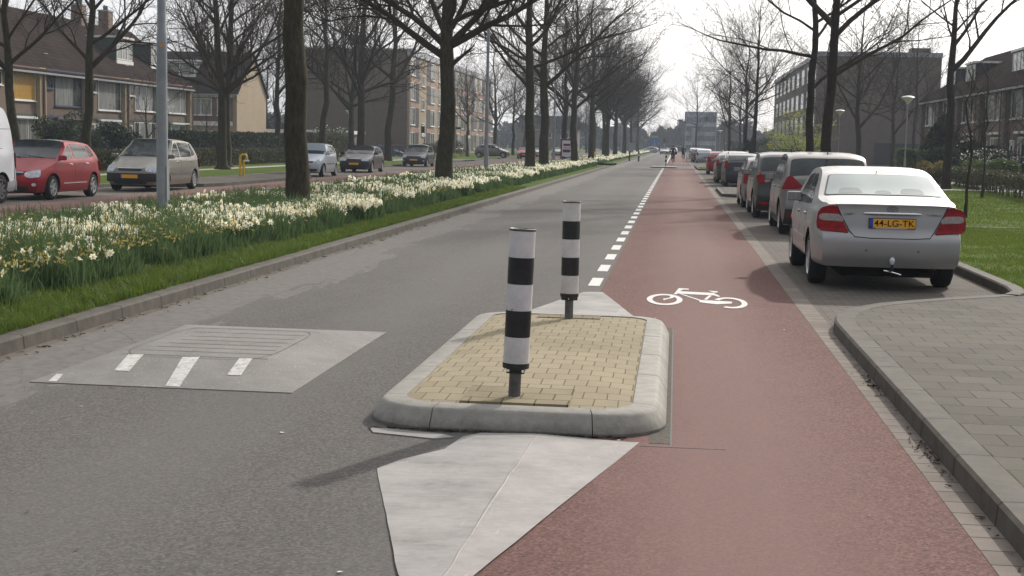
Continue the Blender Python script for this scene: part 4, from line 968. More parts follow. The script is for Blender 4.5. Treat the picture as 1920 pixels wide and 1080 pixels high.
# spring-green multi-stemmed tree
t = empty('spring_tree', (10.3, 121, .1), 0, 'small multi-stemmed tree with fresh yellow-green leaves before the right-hand flats', 'tree')
m = MB(); rg = random.Random(3); tips = []
for k in range(13):
    a = rg.uniform(0, 6.28); e = rg.uniform(.5, 1.3); L = rg.uniform(2.6, 5.2); p = Vector((math.cos(a)*.02, math.sin(a)*.02, 0)); pts = [p]
    d = Vector((math.cos(a)*math.cos(e), math.sin(a)*math.cos(e), math.sin(e)))
    for j in range(6): d = (d+Vector((rg.gauss(0, .1), rg.gauss(0, .1), .05))).normalized(); p = p+d*L/6; pts.append(p)
    m.tube(pts, [.06, .055, .045, .035, .028, .02, .01], 5)
    for j in range(14):
        q = pts[rg.randint(2, 6)]; e2 = q+Vector((rg.gauss(0, .7), rg.gauss(0, .7), rg.gauss(.15, .4))); m.tube([q, (q+e2)/2+Vector((0, 0, .08)), e2], [.014, .01, .006], 3); tips.append(e2); tips.append((q+e2)/2)
m.build('crown', 'bark_dark', t)
rng = np.random.default_rng(4); TT = np.array([list(v) for v in tips])
V, F = leaf_quads(7000, lambda k: TT[rng.integers(0, len(TT), k)]+rng.normal(0, .22, (k, 3))*np.array([1, 1, .5]), .055, rng); np_obj('foliage', V, F, ['leaf_spring'], parent=t)

# ================================================================ DAFFODILS AND GRASS (uncountable)
def fbm(x, y, s):
    return (np.sin(x*1.7*s+1.3*np.sin(y*.9*s))+np.sin(y*2.1*s+1.7*np.sin(x*1.1*s+.5))+.5*np.sin(x*4.3*s+y*3.1*s))/2.5
def blades(name, x0, x1, y0, y1, n, h, w_, lean, mat, seed, mask=None, z=.09, kind='stuff', hv=.3):
    rng = np.random.default_rng(seed); x = rng.uniform(x0, x1, n); y = rng.uniform(y0, y1, n)
    if mask is not None: k = mask(x, y, rng); x, y = x[k], y[k]
    n = len(x); H_ = h*(1+hv*rng.normal(size=n)).clip(.4, 1.6)
    if mask is inbed: H_ = H_*(.45+.55*np.clip((edge(y)-x)/.40, 0, 1))*(1+.16*fbm(x, y, 1.3))
    a = rng.uniform(0, 2*np.pi, n); l = np.abs(rng.normal(0, lean, n))*H_; b = rng.uniform(0, 2*np.pi, n)
    wx, wy = np.cos(b)*w_/2, np.sin(b)*w_/2; dx, dy = np.cos(a)*l, np.sin(a)*l; o = np.zeros(n)+z
    V = np.stack([np.stack([x-wx, y-wy, o], 1), np.stack([x+wx, y+wy, o], 1), np.stack([x+wx+dx*.35, y+wy+dy*.35, o+H_*.6], 1), np.stack([x-wx+dx*.35, y-wy+dy*.35, o+H_*.6], 1), np.stack([x+wx*.3+dx, y+wy*.3+dy, o+H_], 1), np.stack([x-wx*.3+dx, y-wy*.3+dy, o+H_], 1)], 1).reshape(-1, 3)
    i = np.arange(n)[:, None]*6; F = np.concatenate([i+np.array([[0, 1, 2, 3]]), i+np.array([[3, 2, 4, 5]])], 0)
    return np_obj(name, V, F, [mat], kind=kind)
edge = lambda y: -5.80+.22*np.sin(y*1.9)+.15*np.sin(y*4.7+1)+.1*np.sin(y*9)
inbed = lambda x, y, r: (x < edge(y)+r.normal(0, .06, len(x)))
for nm, (a, b, n, h, w_, ln) in {'near': (8, 17, 40000, .34, .014, .30), 'mid': (17, 32, 44000, .34, .019, .28), 'far': (32, 60, 42000, .32, .034, .16), 'end': (60, 106, 34000, .31, .06, .16)}.items():
    blades('daffodil_leaves', -9.75, -5.85, a, b, n, h, w_, ln, 'leaf_daffodil', hash(a) % 97, inbed)
blades('daffodil_leaves', -9.6, -6.2, 122, 330, 26000, .31, .10, .16, 'leaf_daffodil', 77)
blades('verge_grass', -6.5, -5.22, 8, 20, 70000, .075, .007, .7, 'grass_blade', 31, lambda x, y, r: (fbm(x*3, y*2, 1.4)+r.normal(0, .5, len(x))) > -.45, z=.10, hv=.5)
blades('verge_grass', -6.5, -5.26, 20, 50, 60000, .06, .012, .5, 'grass_blade', 32, z=.10)
blades('lawn_grass', 4.18, 9.5, 16.9, 31, 90000, .032, .008, .6, 'lawn_blade', 33, lambda x, y, r: (fbm(x, y, 1.4)+r.normal(0, .5, len(x))) > -.3, z=.10)
blades('lawn_grass', 4.18, 13, 31.4, 60, 60000, .04, .016, .6, 'lawn_blade', 34, lambda x, y, r: (fbm(x, y, 1.4)+r.normal(0, .5, len(x))) > -.2, z=.10)
def flowers(name, y0, y1, n, size, seed, detail, budshare=.25, x0=-9.7):
    rng = np.random.default_rng(seed); x = rng.uniform(x0, -5.85, n*9); y = rng.uniform(y0, y1, n*9)
    d = fbm(x*.9, y*.45, 1.0)+.45*fbm(x*2.3+5, y*1.7, 1.0)
    keep = (d+rng.normal(0, .2, len(x)) > .12) & (x < edge(y)-.12)
    # few open blooms in the first metres next to the road
    keep &= ~((y < 17) & (x > -7.3-.16*(17-y)) & (rng.random(len(x)) < .93))
    x, y = x[keep][:n], y[keep][:n]; n = len(x)
    z = .09+.36*(1+.10*rng.normal(size=n)); yaw = rng.uniform(0, 2*np.pi, n); pit = rng.normal(.05, .35, n)
    # facing direction mostly random, slightly towards the sun and south
    f = np.stack([np.cos(yaw)*np.cos(pit), np.sin(yaw)*np.cos(pit), np.sin(pit)], 1)
    up = np.array([0, 0, 1.0]); r = np.cross(f, up); r /= np.linalg.norm(r, axis=1)[:, None]; u = np.cross(r, f); c = np.stack([x, y, z], 1); s = (size*rng.uniform(.8, 1.15, n))[:, None]
    V, F, MI = [], [], []; base = 0
    np_ = 6 if detail else 3
    for k in range(np_):
        a = 2*np.pi*k/np_; w2 = np.pi/np_*.95
        def pt(ang, rad, fw): return c+(r*np.cos(ang)+u*np.sin(ang))*rad*s+f*fw*s
        q = np.stack([pt(a, .12, 0), pt(a-w2, .62, .10), pt(a, 1.0, .0+.15*(k % 2)), pt(a+w2, .62, .10)], 1).reshape(-1, 3)
        V.append(q); i = np.arange(n)[:, None]*4+base; F.append(i+np.arange(4)[None]); MI += [0]*n; base += 4*n
    ncup = 5 if detail else 3
    for k in range(ncup):
        a0, a1 = 2*np.pi*k/ncup, 2*np.pi*(k+1)/ncup
        def pt(ang, rad, fw): return c+(r*np.cos(ang)+u*np.sin(ang))*rad*s+f*fw*s
        q = np.stack([pt(a0, .20, .0), pt(a1, .20, .0), pt(a1, .32, .42), pt(a0, .32, .42)], 1).reshape(-1, 3)
        V.append(q); i = np.arange(n)[:, None]*4+base; F.append(i+np.arange(4)[None]); MI += [1]*n; base += 4*n
    # stems
    a = rng.uniform(0, 2*np.pi, n); wv = .0035 if detail else .006
    w3 = np.stack([np.cos(a)*wv, np.sin(a)*wv, a*0], 1); g = c.copy(); g[:, 2] = .09; g[:, :2] += rng.normal(0, .03, (n, 2)); cc = c-f*.02
    V.append(np.stack([g-w3, g+w3, cc+w3, cc-w3], 1).reshape(-1, 3)); i = np.arange(n)[:, None]*4+base; F.append(i+np.arange(4)[None]); MI += [2]*n; base += 4*n
    return np_obj(name, np.concatenate(V), np.concatenate(F), ['petal', 'cup', 'daffodil_stem'], MI, kind='stuff')
flowers('daffodil_flowers', 9, 22, 2600, .052, 1, True); flowers('daffodil_flowers', 22, 40, 5200, .058, 2, True)
flowers('daffodil_flowers', 40, 70, 6000, .068, 3, False); flowers('daffodil_flowers', 70, 106, 5400, .080, 4, False); flowers('daffodil_flowers', 122, 330, 5200, .11, 5, False)
def buds(y0, y1, n, seed, x1=-6.0):
    rng = np.random.default_rng(seed); x = rng.uniform(-9.7, x1, n); y = rng.uniform(y0, y1, n); k = x < edge(y)-.1; x, y = x[k], y[k]; n = len(x)
    z = .09+.35*(1+.13*rng.normal(size=n)); yaw = rng.uniform(0, 2*np.pi, n); p = rng.normal(-.1, .5, n)
    f = np.stack([np.cos(yaw)*np.cos(p), np.sin(yaw)*np.cos(p), np.sin(p)], 1); b = np.cross(f, [0, 0, 1.0]); b /= np.linalg.norm(b, axis=1)[:, None]; e = np.cross(b, f); c = np.stack([x, y, z], 1)
    L, w_ = .040, .012; V = []
    for s_ in (b, e): V.append(np.stack([c-f*L, c-s_*w_+f*L*.1, c+f*L, c+s_*w_+f*L*.1], 1).reshape(-1, 3))
    a = rng.uniform(0, 2*np.pi, n); w3 = np.stack([np.cos(a)*.003, np.sin(a)*.003, a*0], 1); g = c.copy(); g[:, 2] = .09; cc = c-f*L
    V.append(np.stack([g-w3, g+w3, cc+w3, cc-w3], 1).reshape(-1, 3)); F = np.arange(12*n).reshape(-1, 4); mi = [0]*(2*n)+[1]*n
    np_obj('daffodil_buds', np.concatenate(V), F, ['bud', 'daffodil_stem'], mi, kind='stuff')
buds(8.5, 20, 4200, 6); buds(20, 42, 4200, 7)
# ================================================================ BUILDINGS
def window(par, x, z, w_, h, y=0.0, cols=(1,), glass='window_glass', frame='white_paint', fw=.06, sill=True, name='window'):
    """window on a facade facing local -y at plane y; cols are relative widths"""
    m = MB(); d = .05
    m.box(x, y-d, z, x+w_, y+.02, z+fw, frame); m.box(x, y-d, z+h-fw, x+w_, y+.02, z+h, frame)
    tot = sum(cols); xx = x; edges = [x]
    for c in cols: xx += w_*c/tot; edges.append(xx)
    for i, e in enumerate(edges):
        a = e if i == 0 else (e-fw if i == len(edges)-1 else e-fw/2); m.box(a, y-d+.002, z+fw, a+fw, y+.02, z+h-fw, frame)
    if sill: m.box(x-.06, y-.12, z-.06, x+w_+.06, y+.02, z-.001, 'white_paint' if frame == 'white_paint' else frame)
    o = m.build(name, parent=par)
    gl = glass if isinstance(glass, (list, tuple)) else [glass]*len(cols)
    for i in range(len(cols)):
        MB().box(edges[i]+fw/2, y-.022, z+fw-.01, edges[i+1]-fw/2, y-.012, z+h-fw+.01, gl[i]).build('pane', parent=o)
    return o
def gable_roof(par, x0, x1, y0, y1, ez, rz, ov=.25, mat='roof_tiles', th=.18, yr=None):
    """ridge along local x"""
    yc = (y0+y1)/2 if yr is None else yr; k = (rz-ez)/(yc-y0); k2 = (rz-ez)/(y1-yc); m = MB()
    a = (y0-ov, ez-ov*k); b = (yc, rz); c = (y1+ov, ez-ov*k2)
    for (p, q) in ((a, b), (b, c)):
        vs = [(x0, p[0], p[1]), (x1, p[0], p[1]), (x1, q[0], q[1]), (x0, q[0], q[1])]; vs += [(x, y, z+th) for x, y, z in vs]
        m.add(vs, [(0, 3, 2, 1), (4, 5, 6, 7), (0, 1, 5, 4), (1, 2, 6, 5), (2, 3, 7, 6), (3, 0, 4, 7)], mat)
    o = m.build('roof', parent=par)
    MB().box(x0, y0-ov-.10, ez-ov*k-.02, x1, y0-ov-.002, ez-ov*k+.10, 'lamp_cap').build('gutter', parent=par)
    return o
def house_walls(par, x0, x1, d, ez, rz, mat, side_mat=None):
    m = MB(); m.box(x0, 0, -.1, x1, d, ez, mat); m.build('wall', parent=par)
    for x in (x0, x1-.2):
        m = MB().add([(x, 0, ez), (x+.2, 0, ez), (x+.2, d, ez), (x, d, ez), (x, d/2, rz-.02), (x+.2, d/2, rz-.02)], [(0, 1, 5, 4), (1, 2, 5), (2, 3, 4, 5), (3, 0, 4)], side_mat or mat); m.build('gable_wall', parent=par)
def chimney(par, x, y, z, w_=.9, h=1.3, mat='brick_brown'):
    o = MB().box(x-w_/2, y-.4, z-.6, x+w_/2, y+.4, z+h, mat).build('chimney', parent=par); MB().box(x-w_/2-.06, y-.46, z+h, x+w_/2+.06, y+.46, z+h+.12, 'lamp_cap').build('chimney_cap', parent=o)
    for k in (-.25, .2): MB().tube([(x+k, y, z+h+.1), (x+k, y, z+h+.45)], .1, 8, 'post_grey').build('chimney_pot', parent=o)
def dormer(par, x, w_, z, h, y0, depth, side='panel_green', frame='white_paint'):
    o = MB().box(x, y0, z, x+w_, y0+depth, z+h, side).build('dormer', parent=par)
    MB().box(x-.12, y0-.15, z+h, x+w_+.12, y0+depth, z+h+.14, frame).build('dormer_roof', parent=o); MB().box(x-.05, y0-.1, z-.22, x+w_+.05, y0-.002, z+.08, frame).build('dormer_sill', parent=o)
    f = window(o, x+.06, z+.12, w_-.12, h-.2, y0-.005, (1, 1, 1), 'window_curtain', frame, .07, False)
def door(par, x, w_, h, y=0, mat='blue_paint', frame='white_paint'):
    f = MB().box(x-.07, y-.05, 0, x, y+.02, h+.07, frame); f.box(x+w_, y-.05, 0, x+w_+.07, y+.02, h+.07, frame); f.box(x, y-.05, h, x+w_, y+.02, h+.07, frame)
    fr = f.build('door_frame', parent=par); d = MB().box(x, y-.03, 0, x+w_, y-.01, h, mat).build('door', parent=par)
    MB().box(x+w_*.25, y-.035, h*.5, x+w_*.75, y-.0305, h*.88, 'window_glass').build('door_pane', parent=d); MB().box(x+w_*.82, y-.07, h*.46, x+w_*.9, y-.031, h*.5, 'chrome').build('handle', parent=d)
def awning(par, x, w_, z, y=0, mat='white_paint'):
    MB().box(x, y-.28, z, x+w_, y-.052, z+.14, mat).build('awning', parent=par)

# ---- left terrace: facade towards +X (local x -> world +Y, local -y -> world +X)
G_T = 'terraced houses on the left street'
EZ, RZ, D = 5.55, 9.6, 9.5
def terrace_left(y0, lb, u):
    t = empty('terraced_house', (-39.0, y0, .12), R(90), lb, 'house', G_T); W_ = 6.72
    house_walls(t, 0, W_, D, EZ, RZ, 'brick_brown', 'brick_brown')
    MB().box(-.02 if u % 2 else 0, -.30, -.1, .42, -.001, EZ, 'brick_pier').build('pier', parent=t)
    MB().box(W_-.42, -.30, -.1, W_-.003, -.001, EZ, 'brick_pier').build('pier', parent=t)
    MB().tube([(.06 if u % 2 else W_-.05, -.36, 0), (.06 if u % 2 else W_-.05, -.36, EZ-.1)], .05, 8, 'panel_brown').build('drainpipe', parent=t)
    gable_roof(t, 0, W_-.004, 0, D, EZ, RZ, .45)
    fr = 'blue_paint' if u == 1 else 'white_paint'
    MB().box(.43, -.34, EZ-.28, W_-.43, -.002, EZ-.02, fr if u == 1 else 'panel_brown').build('fascia', parent=t)
    MB().box(.43, -.06, 2.55, W_-.43, -.002, 2.72, 'blue_paint' if u == 1 else 'panel_green').build('band', parent=t)
    if u == 0:
        window(t, 3.3, 3.5, 2.9, 1.75, cols=(1,), glass='orange_curtain'); window(t, 3.2, .4, 2.9, 2.0, cols=(2, 1), glass='window_curtain'); awning(t, 3.1, 3.1, 2.42); door(t, .9, .9, 2.1, mat='panel_dark'); window(t, .8, 4.3, 1.1, .8)
    elif u == 1:
        window(t, 2.2, 3.3, 4.0, 1.95, cols=(2.3, 1), glass=['window_curtain', 'window_glass'], frame='blue_paint'); window(t, .5, 4.35, 1.45, .8, frame='blue_paint'); door(t, .6, .95, 2.3, mat='blue_paint', frame='blue_paint'); window(t, 2.2, .5, 4.0, 1.9, cols=(2.3, 1), glass='window_glass', frame='blue_paint'); awning(t, 2.1, 4.1, 2.45, mat='panel_brown')
        chimney(t, 3.6, D/2, RZ)
    elif u == 2:
        window(t, 2.2, 3.2, 3.9, 2.0, cols=(2.4, .9), glass=['window_curtain', 'window_glass']); window(t, .5, 4.35, 1.4, .78); door(t, .6, .9, 2.2, mat='panel_green'); window(t, 2.2, .2, 3.9, 2.2, cols=(2.4, .9), glass=['window_glass', 'window_curtain']); awning(t, 2.1, 3.6, 2.45)
        window(t, 1.65, .9, .5, 1.4)
    elif u == 3:
        window(t, 2.0, 3.3, 4.0, 1.9, cols=(.8, 2, .8), glass=['window_glass', 'window_curtain', 'window_glass']); window(t, .5, 4.35, 1.35, .8); window(t, 1.9, .15, 4.2, 2.35, cols=(.8, 2, .8), glass=['window_glass', 'window_curtain', 'window_glass']); door(t, .55, .9, 2.2, mat='panel_green')
        dormer(t, 1.6, 3.0, 6.85, 1.65, 1.2, 3.2); chimney(t, 3.4, D/2, RZ)
    else:
        window(t, 2.0, 3.3, 3.9, 1.9, cols=(2, .9), glass='window_curtain'); window(t, .5, 4.35, 1.3, .8); window(t, 2.6, .2, 3.3, 2.2, cols=(1.2, 1), glass=['window_curtain', 'window_glass']); door(t, .6, .95, 2.2, mat='panel_dark'); awning(t, 2.4, 3.7, 2.45)
        dormer(t, 1.6, 3.0, 6.85, 1.65, 1.2, 3.2); chimney(t, 1.6, D/2, RZ)
    # roof vents
    MB().box(3.0, 1.0, EZ+.78, 3.5, 1.25, EZ+1.08, 'lamp_cap').build('roof_vent', parent=t)
    return t
for u, lb in enumerate(['terraced house with orange curtain upstairs behind the white van', 'terraced house with dark blue window frames and blue front door', 'terraced house with wide curtained upstairs window and white awning, behind the slender tree',
                        'terraced house with green-sided roof dormer and white patio windows', 'last terraced house of the row, beside the tan gable house']):
    terrace_left(76.6+6.73*u, lb, u)
# ---- gable house: front faces the camera (-Y), tan gable faces +X
t = empty('gable_house', (-57.5, 125, .12), 0, 'house with broad tan brick gable end and dark sloping roof behind the forked tree', 'house')
house_walls(t, 0, 17.8, 9.2, 5.6, 9.3, 'brick_tan'); gable_roof(t, 0, 18.0, 0, 9.2, 5.6, 9.3, .35); chimney(t, 16.6, 4.6, 9.1, 1.0, 1.0)
MB().box(8, -.18, 2.55, 17.4, -.002, 2.95, 'white_paint').build('fascia_band', parent=t)
MB().box(8, -.16, 2.96, 17.4, -.004, 5.1, 'panel_brown').build('timber_panel', parent=t)
for x, w_ in ((9.0, 2.4), (12.5, 3.0), (16.0, 1.2)): window(t, x, 3.5, w_, 1.5, -.165, (2, 1), 'window_curtain')
MB().box(8, -.2, 5.12, 17.6, -.004, 5.3, 'white_paint').build('fascia_band', parent=t)
window(t, 9.4, .7, 2.6, 1.5, 0, (2, 1), 'window_glass'); window(t, 14, .7, 1.6, 1.4, 0, (1,), 'window_glass')
dormer(t, 8.8, 4.6, 7.0, 1.4, 1.6, 2.6, 'lamp_cap')
o = MB().box(0, -.1, -.02, 1.1, .9, .04, 'white_paint').build('roof_window', parent=t, loc=(15.2, 1.9, 7.25)); o.rotation_euler = (R(39), 0, 0)
MB().box(17.8, 2.2, .4, 17.86, 3.3, 1.7, 'window_glass').build('side_window', parent=t)
# ---- garage with white fascia
t = empty('garage_block', (-41.8, 137, .1), 0, 'low garage with white fascia edge between the gable house and dark end wall', 'garage')
MB().box(0, 0, 0, 9.3, 8, 2.1, 'brick_brown').build('wall', parent=t); MB().box(-.2, -.2, 2.1, 9.5, 8.2, 2.45, 'white_paint').build('roof_fascia', parent=t); MB().box(1, -.04, .1, 3.4, -.001, 1.95, 'panel_green').build('door', parent=t); MB().box(4.8, -.04, .1, 7.2, -.001, 1.95, 'panel_green').build('door', parent=t)
# ---- left apartment block: end wall to the camera, facade to +X
t = empty('apartment_block', (-29.2, 153.4, .1), R(90), 'four storey tan brick balcony flats with a dark windowless end wall', 'apartment building')
Lb, Hb, Db = 71, 11.6, 12.4
MB().box(0, 0, -.1, Lb, Db, Hb-.7, 'brick_tan').build('wall', parent=t)
MB().box(-.12, .3, -.1, -.003, Db, Hb-.15, 'brick_grey').build('end_wall', parent=t); MB().box(-.1, -.15, Hb-.7, Lb+.1, Db+.1, Hb, 'lamp_cap').build('roof_edge', parent=t)
for x in (20, 44, 47): MB().tube([(x, 4, Hb), (x, 4, Hb+1.2)], .25, 8, 'post_grey').build('roof_vent', parent=t)
big = [.4, 10.6, 18.6, 29.0, 36.8, 47.0, 54.8, 65.2]; small = [7.3, 25.4, 43.4, 61.6]
for k in range(4):
    z = .35+2.72*k
    for i, x in enumerate(big):
        flip = i % 2
        window(t, x+(2.6 if flip else 0), z+.25, 2.7, 1.95, -.01, (1, 1), ['window_curtain', 'window_glass'], fw=.09)
        MB().box(x+(0 if flip else 2.75), -.03, z, x+(2.55 if flip else 5.2), -.003, z+2.25, 'panel_dark').build('balcony_recess', parent=t)
        if k: MB().box(x, -.05, z-.55, x+5.2, -.004, z-.02, 'brick_pink').build('spandrel_panel', parent=t)
    for x in small: window(t, x, z+(1.6 if k == 0 else -.9)+.2, 1.9, 1.25, -.01, (1,), 'window_glass', fw=.1)
for x in (9.0, 24.5, 27.2, 42.4, 45.3, 60.5): door(t, x, 1.0, 2.2, 0, 'panel_green')
for x in (32.0, 50.3): awning(t, x, 2.6, 2.6)
# ---- right apartment block: end wall to the camera, facade to -X
t = empty('apartment_block', (15.4, 161, .1), R(-90), 'four storey dark brick flats with a broad blank gable wall, on the right street', 'apartment building')
# local x -> world -Y ; so build at negative x
Lr, Hr, Dr = 70, 12.4, 13.3
MB().box(-Lr, 0, -.1, 0, Dr, Hr-.5, 'brick_grey').build('wall', parent=t)
MB().box(.003, .1, -.1, .12, Dr, Hr-.6, 'brick_grey').build('end_wall', parent=t); MB().box(-Lr-.1, -.15, Hr-.5, .15, Dr+.1, Hr, 'lamp_cap').build('roof_edge', parent=t)
MB().box(-2.2, Dr-3.3, Hr, -.1, Dr-1.2, Hr+.5, 'brick_brown').build('roof_box', parent=t)
for k in range(4):
    z = .5+2.9*k
    for i in range(9):
        x = -5.5-i*7.4; window(t, x, z+.2, 3.4, 1.9, -.01, (1, 1), ['window_curtain', 'window_glass'], fw=.09, sill=False); MB().box(x-2.2, -.03, z, x-.05, -.003, z+2.2, 'panel_dark').build('balcony_recess', parent=t)
MB().box(.12, 6.5, .1, .5, 11.2, 2.4, 'panel_dark').build('entrance_porch', parent=t)
# ---- right terrace
G_T2 = 'terraced houses on the right street'
def terrace_right(y1, lb, u):
    t = empty('terraced_house', (19.6, y1, .2), R(-90), lb, 'house', G_T2); W_ = 7.2
    house_walls(t, 0, W_, 9.0, 5.5, 8.8, 'brick_brown'); gable_roof(t, 0, W_-.004, 0, 9.0, 5.5, 8.8, .4)
    MB().box(W_-.4, -.28, -.1, W_-.003, -.001, 5.4, 'brick_grey').build('pier', parent=t); MB().box(0, -.28, -.1, .38, -.001, 5.4, 'brick_grey').build('pier', parent=t)
    window(t, .9, 3.5, 2.6, 1.65, -.0, (1, 1), ['window_glass', 'window_curtain']); window(t, 4.4, 3.5, 1.9, 1.65, 0, (1,), 'window_curtain')
    window(t, 3.0, .25, 3.2, 2.2, 0, (.7, 1.5, .7), ['window_curtain', 'window_glass', 'window_curtain'], fw=.09); door(t, 1.0, .95, 2.2, mat='panel_dark' if u % 2 else 'white_paint'); awning(t, 2.8, 3.6, 2.62)
    MB().tube([(W_-.5, -.34, 0), (W_-.5, -.34, 5.2)], .05, 8, 'panel_brown').build('drainpipe', parent=t)
    if u in (1, 3, 4): dormer(t, 2.0, 3.2, 6.4, 1.4, 1.3, 2.8, 'panel_dark')
    if u == 2: chimney(t, 1.9, 4.5, 8.7, mat='panel_brown')  # darker brown puts the chimney's backlit shade into its colour
for u, (y1, lb) in enumerate([(87.5, 'brown brick terraced house with white-framed patio window and chimney at the right picture edge'), (94.7, 'brown brick terraced house behind the two saplings and small garden tree'),
                              (101.9, 'brown brick terraced house behind the tall lawn trunk'), (109.1, 'brown brick terraced house with roof dormer beside the big blank gable wall'), (116.3, 'farthest brown terraced house, nearly hidden against the big gable wall')]): terrace_right(y1, lb, u)
terrace_right(80.3, 'near dark-roofed terraced house cut off by the right picture edge', 5)
# ---- distant office block
t = empty('office_block', (2.4, 400, -1.3), 0, 'distant hazy blue-grey office block with red stripe at the end of the road', 'office building')
MB().box(0, 0, 0, 8.6, 14, 12.4, 'office_wall').build('wall', parent=t)
for k in range(4): MB().box(.2, -.05, 2+2.6*k, 8.4, -.002, 3.4+2.6*k, 'window_glass').build('window_band', parent=t)
MB().box(-.3, -.3, 8, .1, .2, 12.6, 'purple_frame').build('red_stripe', parent=t); MB().box(-.1, -.1, 12.4, 8.7, 14.1, 12.7, 'lamp_cap').build('roof_edge', parent=t)
t = empty('grey_house', (-31, 330, 0), 0, 'far small grey building with low roof behind the verge trunks', 'house')
MB().box(-6, 0, 0, 8, 8, 5, 'brick_grey').build('wall', parent=t); gable_roof(t, -6, 8, 0, 8, 5, 8, .2)
for x in (-4, 0, 4): window(t, x, 3, 2, 1.4)
# ---- far-off bare woods closing the view: many crowns merged, one mass
def woods(name, spots, protos, mat):
    VV, FF = [], []; b = 0
    for i, (x, y, s) in enumerate(spots):
        for ch in protos[i % len(protos)].children:
            me = ch.data; n = len(me.vertices); co = np.empty(n*3, np.float32); me.vertices.foreach_get('co', co); co = co.reshape(-1, 3)
            a = i*1.7; ca, sa = math.cos(a), math.sin(a); P = np.stack([co[:, 0]*ca-co[:, 1]*sa, co[:, 0]*sa+co[:, 1]*ca, co[:, 2]], 1)*s
            P += np.array([x, y, 0]); k = np.array([list(p.vertices) for p in me.polygons if len(p.vertices) == 4]); 
            if 'crown' in ch.name: k = k[rngw.random(len(k)) < .5]
            VV.append(P); FF.append(k+b); b += n
    return np_obj(name, np.concatenate(VV), np.concatenate(FF), [mat], kind='stuff')
rngw = np.random.default_rng(9)
sp = [(rngw.uniform(-75, -42), rngw.uniform(140, 200), rngw.uniform(.9, 1.25)) for _ in range(16)]+[(rngw.uniform(-66, -51), rngw.uniform(85, 120), rngw.uniform(.95, 1.2)) for _ in range(7)]+[(rngw.uniform(-58, -45), rngw.uniform(104, 120), rngw.uniform(.8, 1.0)) for _ in range(3)]
sp += [(rngw.uniform(-28, -16), rngw.uniform(240, 340), rngw.uniform(.7, 1.0)) for _ in range(10)]+[(rngw.uniform(8, 48), rngw.uniform(255, 380), rngw.uniform(.6, .85)) for _ in range(14)]+[(rngw.uniform(-14, 14), rngw.uniform(340, 392), rngw.uniform(.42, .62)) for _ in range(16)]+[(rngw.uniform(24, 60), rngw.uniform(125, 240), rngw.uniform(.8, 1.0)) for _ in range(7)]
woods('distant_woods', sp, [tR4, tS2, tG if False else tR2], 'twig_dark')
rng = np.random.default_rng(12)
def belt(k):
    x = rng.uniform(-190, 190, k); c = 7.5+1.2*np.sin(x*.13)+1.0*np.sin(x*.37+1)+.9*np.sin(x*.9)+.6*np.sin(x*2.3); return np.stack([x, rng.uniform(430, 470, k), c*rng.random(k)**.7], 1)
V, F = leaf_quads(60000, belt, .8, rng); np_obj('distant_treeline', V, F, ['twig_dark'], kind='stuff')
def belt2(k):
    x = rng.uniform(-95, -33, k); c = 6+2*np.sin(x*.3); return np.stack([x, rng.uniform(236, 250, k), c*rng.random(k)**.7], 1)
V, F = leaf_quads(26000, belt2, .35, rng); np_obj('distant_treeline', V, F, ['twig_dark'], kind='stuff')
def belt3(k):
    x = rng.uniform(9, 60, k); c = 3.6+1.2*np.sin(x*.4); return np.stack([x, rng.uniform(245, 256, k), c*rng.random(k)**.7], 1)
V, F = leaf_quads(16000, belt3, .35, rng); np_obj('distant_treeline', V, F, ['leaf_dark'], kind='stuff')
